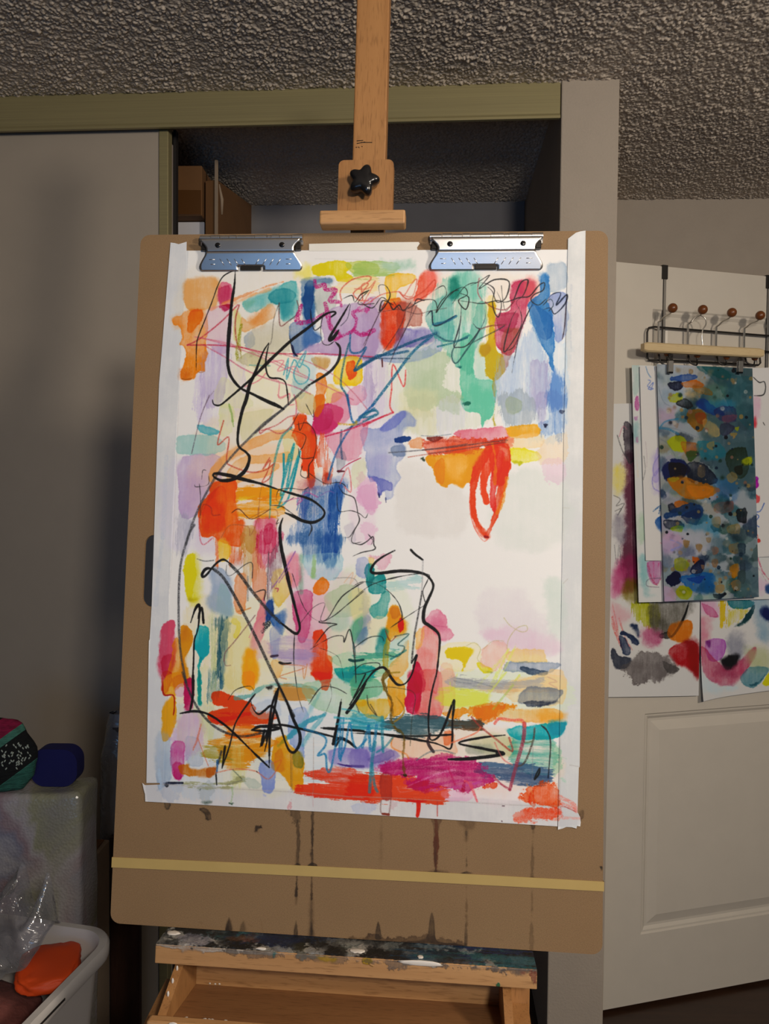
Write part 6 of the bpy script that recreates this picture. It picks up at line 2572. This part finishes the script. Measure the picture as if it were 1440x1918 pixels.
# navy pouch and knit hat on the package
pa, pb = P3(60, 1401, 1.63), P3(147, 1481, 1.63)
bm = bmesh.new()
prism(None, [rrect(pa.x, pb.x, pz + 0.002, pa.z, 0.030, 8)], -1.622, -1.662, None, None, None, bm)
for vtx in bm.verts:
    vtx.co = Vector((vtx.co.x, -vtx.co.z, vtx.co.y))
bmesh.ops.bevel(bm, geom=[e for e in bm.edges if len(e.link_faces) == 2 and e.calc_face_angle(0) > 1.2], offset=0.006, segments=3, affect='EDGES')
o = bobj('navy_pouch', bm, NAVY, None, None, True, R(50))
tag(o, 'plain navy blue pouch with rounded corners, standing on the bubble-wrapped package', 'pouch')


def knit_mat():
    m = NT('striped_knit')
    v = m.coord()
    st = m.noise(m.coord((70, 70, 240)), 1.0, 2, 0.5)
    sep = m.n('ShaderNodeSeparateXYZ')
    m.l(v, sep.inputs[0])
    ad = m.n('ShaderNodeMath', operation='MULTIPLY_ADD')
    ad.inputs[1].default_value = -0.75
    m.l(sep.outputs[0], ad.inputs[0])
    m.l(sep.outputs[2], ad.inputs[2])
    mp = m.n('ShaderNodeMapRange')
    mp.inputs[1].default_value = -0.09
    mp.inputs[2].default_value = 0.09
    m.l(ad.outputs[0], mp.inputs[0])
    bands = m.ramp(mp.outputs[0], [(0.0, hx('2f6a5c')), (0.16, hx('3f8372')), (0.165, hx('0e1113')), (0.60, hx('0e1113')), (0.605, hx('47806f')), (0.70, hx('558f7d')), (0.705, hx('8e1240')), (0.93, hx('a3154a')), (0.935, hx('141414'))])
    bands.node.color_ramp.interpolation = 'CONSTANT'
    c = m.mix(0.6, bands, m.ramp(st, [(0.35, (0.45, 0.45, 0.45, 1)), (0.6, (1, 1, 1, 1))]), 'MULTIPLY')
    m.set(c, 0.95)
    m.bump(st, 0.9, 0.004)
    return m.m


hc = P3(-3, 1412, 1.610)
hat = empty('knit_hat', Matrix.Translation((hc.x, hc.y, pz + 0.066)))
bm = bmesh.new()
rg = []
NU, NV = 40, 24
for j in range(NV + 1):
    ph = -math.pi / 2 + math.pi * j / NV
    row = []
    for i in range(NU):
        t = 2 * math.pi * i / NU
        d_ = Vector((math.cos(ph) * math.cos(t), math.cos(ph) * math.sin(t), math.sin(ph)))
        s_ = 1 + 0.10 * mnoise.noise(d_ * 2.2) + 0.03 * mnoise.noise(d_ * 9)
        row.append(bm.verts.new((d_.x * 0.079 * s_, d_.y * 0.034 * s_, max(d_.z * 0.092 * s_ * (1.0 if d_.z < 0 else 0.95), -0.062))))
    rg.append(row)
for r0, r1 in zip(rg, rg[1:]):
    for i in range(NU):
        bm.faces.new((r0[i], r0[(i + 1) % NU], r1[(i + 1) % NU], r1[i]))
bmesh.ops.remove_doubles(bm, verts=bm.verts, dist=1e-5)
bobj('knit_body', bm, knit_mat(), hat, None, True)
bm = bmesh.new()
for i in range(230):
    t = random.uniform(math.pi * 1.08, math.pi * 1.90)
    z = random.uniform(-0.052, 0.040)
    x = 0.080 * math.cos(t) * math.sqrt(max(0, 1 - (z / 0.082) ** 2))
    if not (-0.050 < z - 0.75 * x < 0.015):
        continue
    y = 0.041 * math.sin(t) * math.sqrt(max(0, 1 - (z / 0.082) ** 2))
    y *= 0.85
    d_ = Vector((math.cos(t) * math.sqrt(max(0, 1 - (z / 0.092) ** 2)), math.sin(t) * math.sqrt(max(0, 1 - (z / 0.092) ** 2)), z / 0.092))
    s_ = 1 + 0.10 * mnoise.noise(d_.normalized() * 2.2) + 0.03 * mnoise.noise(d_.normalized() * 9)
    x, y = 0.079 * d_.x, 0.0345 * d_.y
    bmesh.ops.create_icosphere(bm, subdivisions=1, radius=1.0, matrix=Matrix.Translation((x * s_, y * s_, z * s_)) @ Matrix.Rotation(random.choice((-.6, .6)), 4, 'Y') @ Matrix.Diagonal((0.0018, 0.0012, 0.0036, 1)))
o = bobj('pale_stitches', bm, plain('pale_yarn', hx('a9b3a8'), 0.95), hat, None, True)
o['kind'] = 'stuff'
tag(hat, 'knit hat in black, teal and crimson bands, lying on the bubble-wrapped package', 'hat')

# ---------------------------------------------------------------- white bin with its contents
RIMZ = 0.65
cor = at_z(231, 1741, RIMZ)
yaw = R(12)
bx_dir = Vector((-math.cos(yaw), math.sin(yaw), 0))
by_dir = Vector((-math.sin(yaw), -math.cos(yaw), 0))
bW, bD = 0.34, 0.46
BN = Matrix(((-bx_dir.x, -by_dir.x, 0, 0), (-bx_dir.y, -by_dir.y, 0, 0), (0, 0, 1, 0), (0, 0, 0, 1)))
ctr = Vector((cor.x, cor.y, 0)) + bx_dir * (bW / 2) + by_dir * (bD / 2)
BN.translation = ctr
bin_ = empty('white_bin', BN)


def loft(bm, rings, close=True, flip=False):
    rv = [[bm.verts.new(p) for p in r] for r in rings]
    n = len(rv[0])
    for a, b in zip(rv, rv[1:]):
        for i in range(n):
            f = (a[i], a[(i + 1) % n], b[(i + 1) % n], b[i])
            bm.faces.new(f)
    return rv


def rr3(w, d, r, z):
    return [(x, y, z) for x, y in rrect(-w / 2, w / 2, -d / 2, d / 2, r, 8)]


bm = bmesh.new()
T = 0.004
rs = [rr3(bW - 0.13, bD - 0.13, 0.05, 0.0), rr3(bW - 0.036, bD - 0.036, 0.055, RIMZ - 0.05), rr3(bW - 0.032, bD - 0.032, 0.055, RIMZ - 0.030), rr3(bW - 0.004, bD - 0.004, 0.06, RIMZ - 0.026),
      rr3(bW, bD, 0.062, RIMZ - 0.020), rr3(bW, bD, 0.062, RIMZ - 0.005), rr3(bW - 0.006, bD - 0.006, 0.06, RIMZ), rr3(bW - 0.030, bD - 0.030, 0.052, RIMZ), rr3(bW - 0.038, bD - 0.038, 0.05, RIMZ - 0.006),
      rr3(bW - 0.046, bD - 0.046, 0.05, RIMZ - 0.06), rr3(bW - 0.138, bD - 0.138, 0.045, 0.005)]
rv = loft(bm, rs)
bm.faces.new(list(reversed(rv[0])))
bm.faces.new(rv[-1])
bobj('bin_body', bm, WHITE_PLASTIC, bin_, None, True, R(40))
bm = bmesh.new()
bx(bm, bW / 2 - 0.004, bW / 2 + 0.0008, -0.06, 0.06, RIMZ - 0.018, RIMZ - 0.011, 0.002)
bobj('handle_slot', bm, BLACK_GAP, bin_)  # solid dark bar painted as the shaded opening, not cut through
tag(bin_, 'white plastic bin with a rounded rim, full of bagged things, at the lower left', 'bin')

MAUVE = plain('mauve_crumpled_cloth', hx('7d4a44'), 0.6, var=0.3, scale=18, bump=0.4, bscale=40, bdist=0.01)


def lump(name, c, r, mat, amp=0.15, fr=3.0, seed=0.0, rot=0, sq=2.0):
    bm = bmesh.new()
    bmesh.ops.create_icosphere(bm, subdivisions=4, radius=1.0)
    for vtx in bm.verts:
        d_ = vtx.co.normalized()
        e = 2.0 / sq
        q = Vector([math.copysign(abs(k) ** e, k) for k in d_]) if sq != 2.0 else d_
        s_ = 1 + amp * mnoise.noise(d_ * fr + Vector((seed, 0, 0))) + amp * 0.3 * mnoise.noise(d_ * fr * 3)
        p = Vector((q.x * r[0], q.y * r[1], q.z * r[2])) * s_
        vtx.co = Matrix.Rotation(rot, 3, 'Z') @ p
    o = bobj(name, bm, mat, None, None, True)
    o.matrix_world = BN @ Matrix.Translation(c)
    return o


def in_bin(px, py, z):
    p = BN.inverted() @ at_z(px, py, z)
    return Vector((p.x, p.y, z))


o = lump('crumpled_cloth', (0.0, 0.0, 0.553), (0.118, 0.170, 0.050), MAUVE, 0.10, 4, 3.1)
tag(o, 'reddish brown crumpled cloth inside the white bin', 'cloth')
c_ = in_bin(92, 1812, 0.628)
o = lump('orange_cloth', c_, (0.050, 0.062, 0.014), ORANGE, 0.14, 2.5, 1.7, R(28), 3.2)
tag(o, 'bright orange folded cloth on top of the things in the white bin', 'cloth')


def bag():
    bm = bmesh.new()
    nx, ny = 60, 60
    V = []
    for j in range(ny + 1):
        row = []
        for i in range(nx + 1):
            u, w = i / nx, j / ny
            x = -0.150 + (0.215 + 0.02 * (1 - w)) * u
            y = -0.200 + 0.400 * w
            p = Vector((x, y, 0))
            crease = 1 - abs(mnoise.noise(Vector((x * 9 + y * 6, y * 4 - x * 3, 0.3)))) * 2
            fine = 1 - abs(mnoise.noise(Vector((x * 30 + y * 14, y * 12, 1.3)))) * 2
            z = RIMZ + 0.004 + 0.040 * math.sin(math.pi * min(1, u * 1.1)) ** 0.7 + 0.020 * crease + 0.007 * fine
            if w > 0.82:
                z += 0.060 * ((w - 0.82) / 0.18) * max(0.1, mnoise.noise(Vector((u * 6.5, 4.5, 0))) * 2.4)
            row.append(bm.verts.new((x + 0.006 * mnoise.noise(p * 30), y, z)))
        V.append(row)
    for j in range(ny):
        for i in range(nx):
            bm.faces.new((V[j][i], V[j][i + 1], V[j + 1][i + 1], V[j + 1][i]))
    o = bobj('plastic_bag', bm, clear_plastic('crinkled_clear_bag', (0.93, 0.94, 1, 1), 0.14, 0.14, opac=0.15), None, None, True)
    o.matrix_world = BN
    tag(o, 'crinkled clear plastic bag spilling over the left part of the white bin', 'plastic bag')


bag()
bpy.context.view_layer.update()
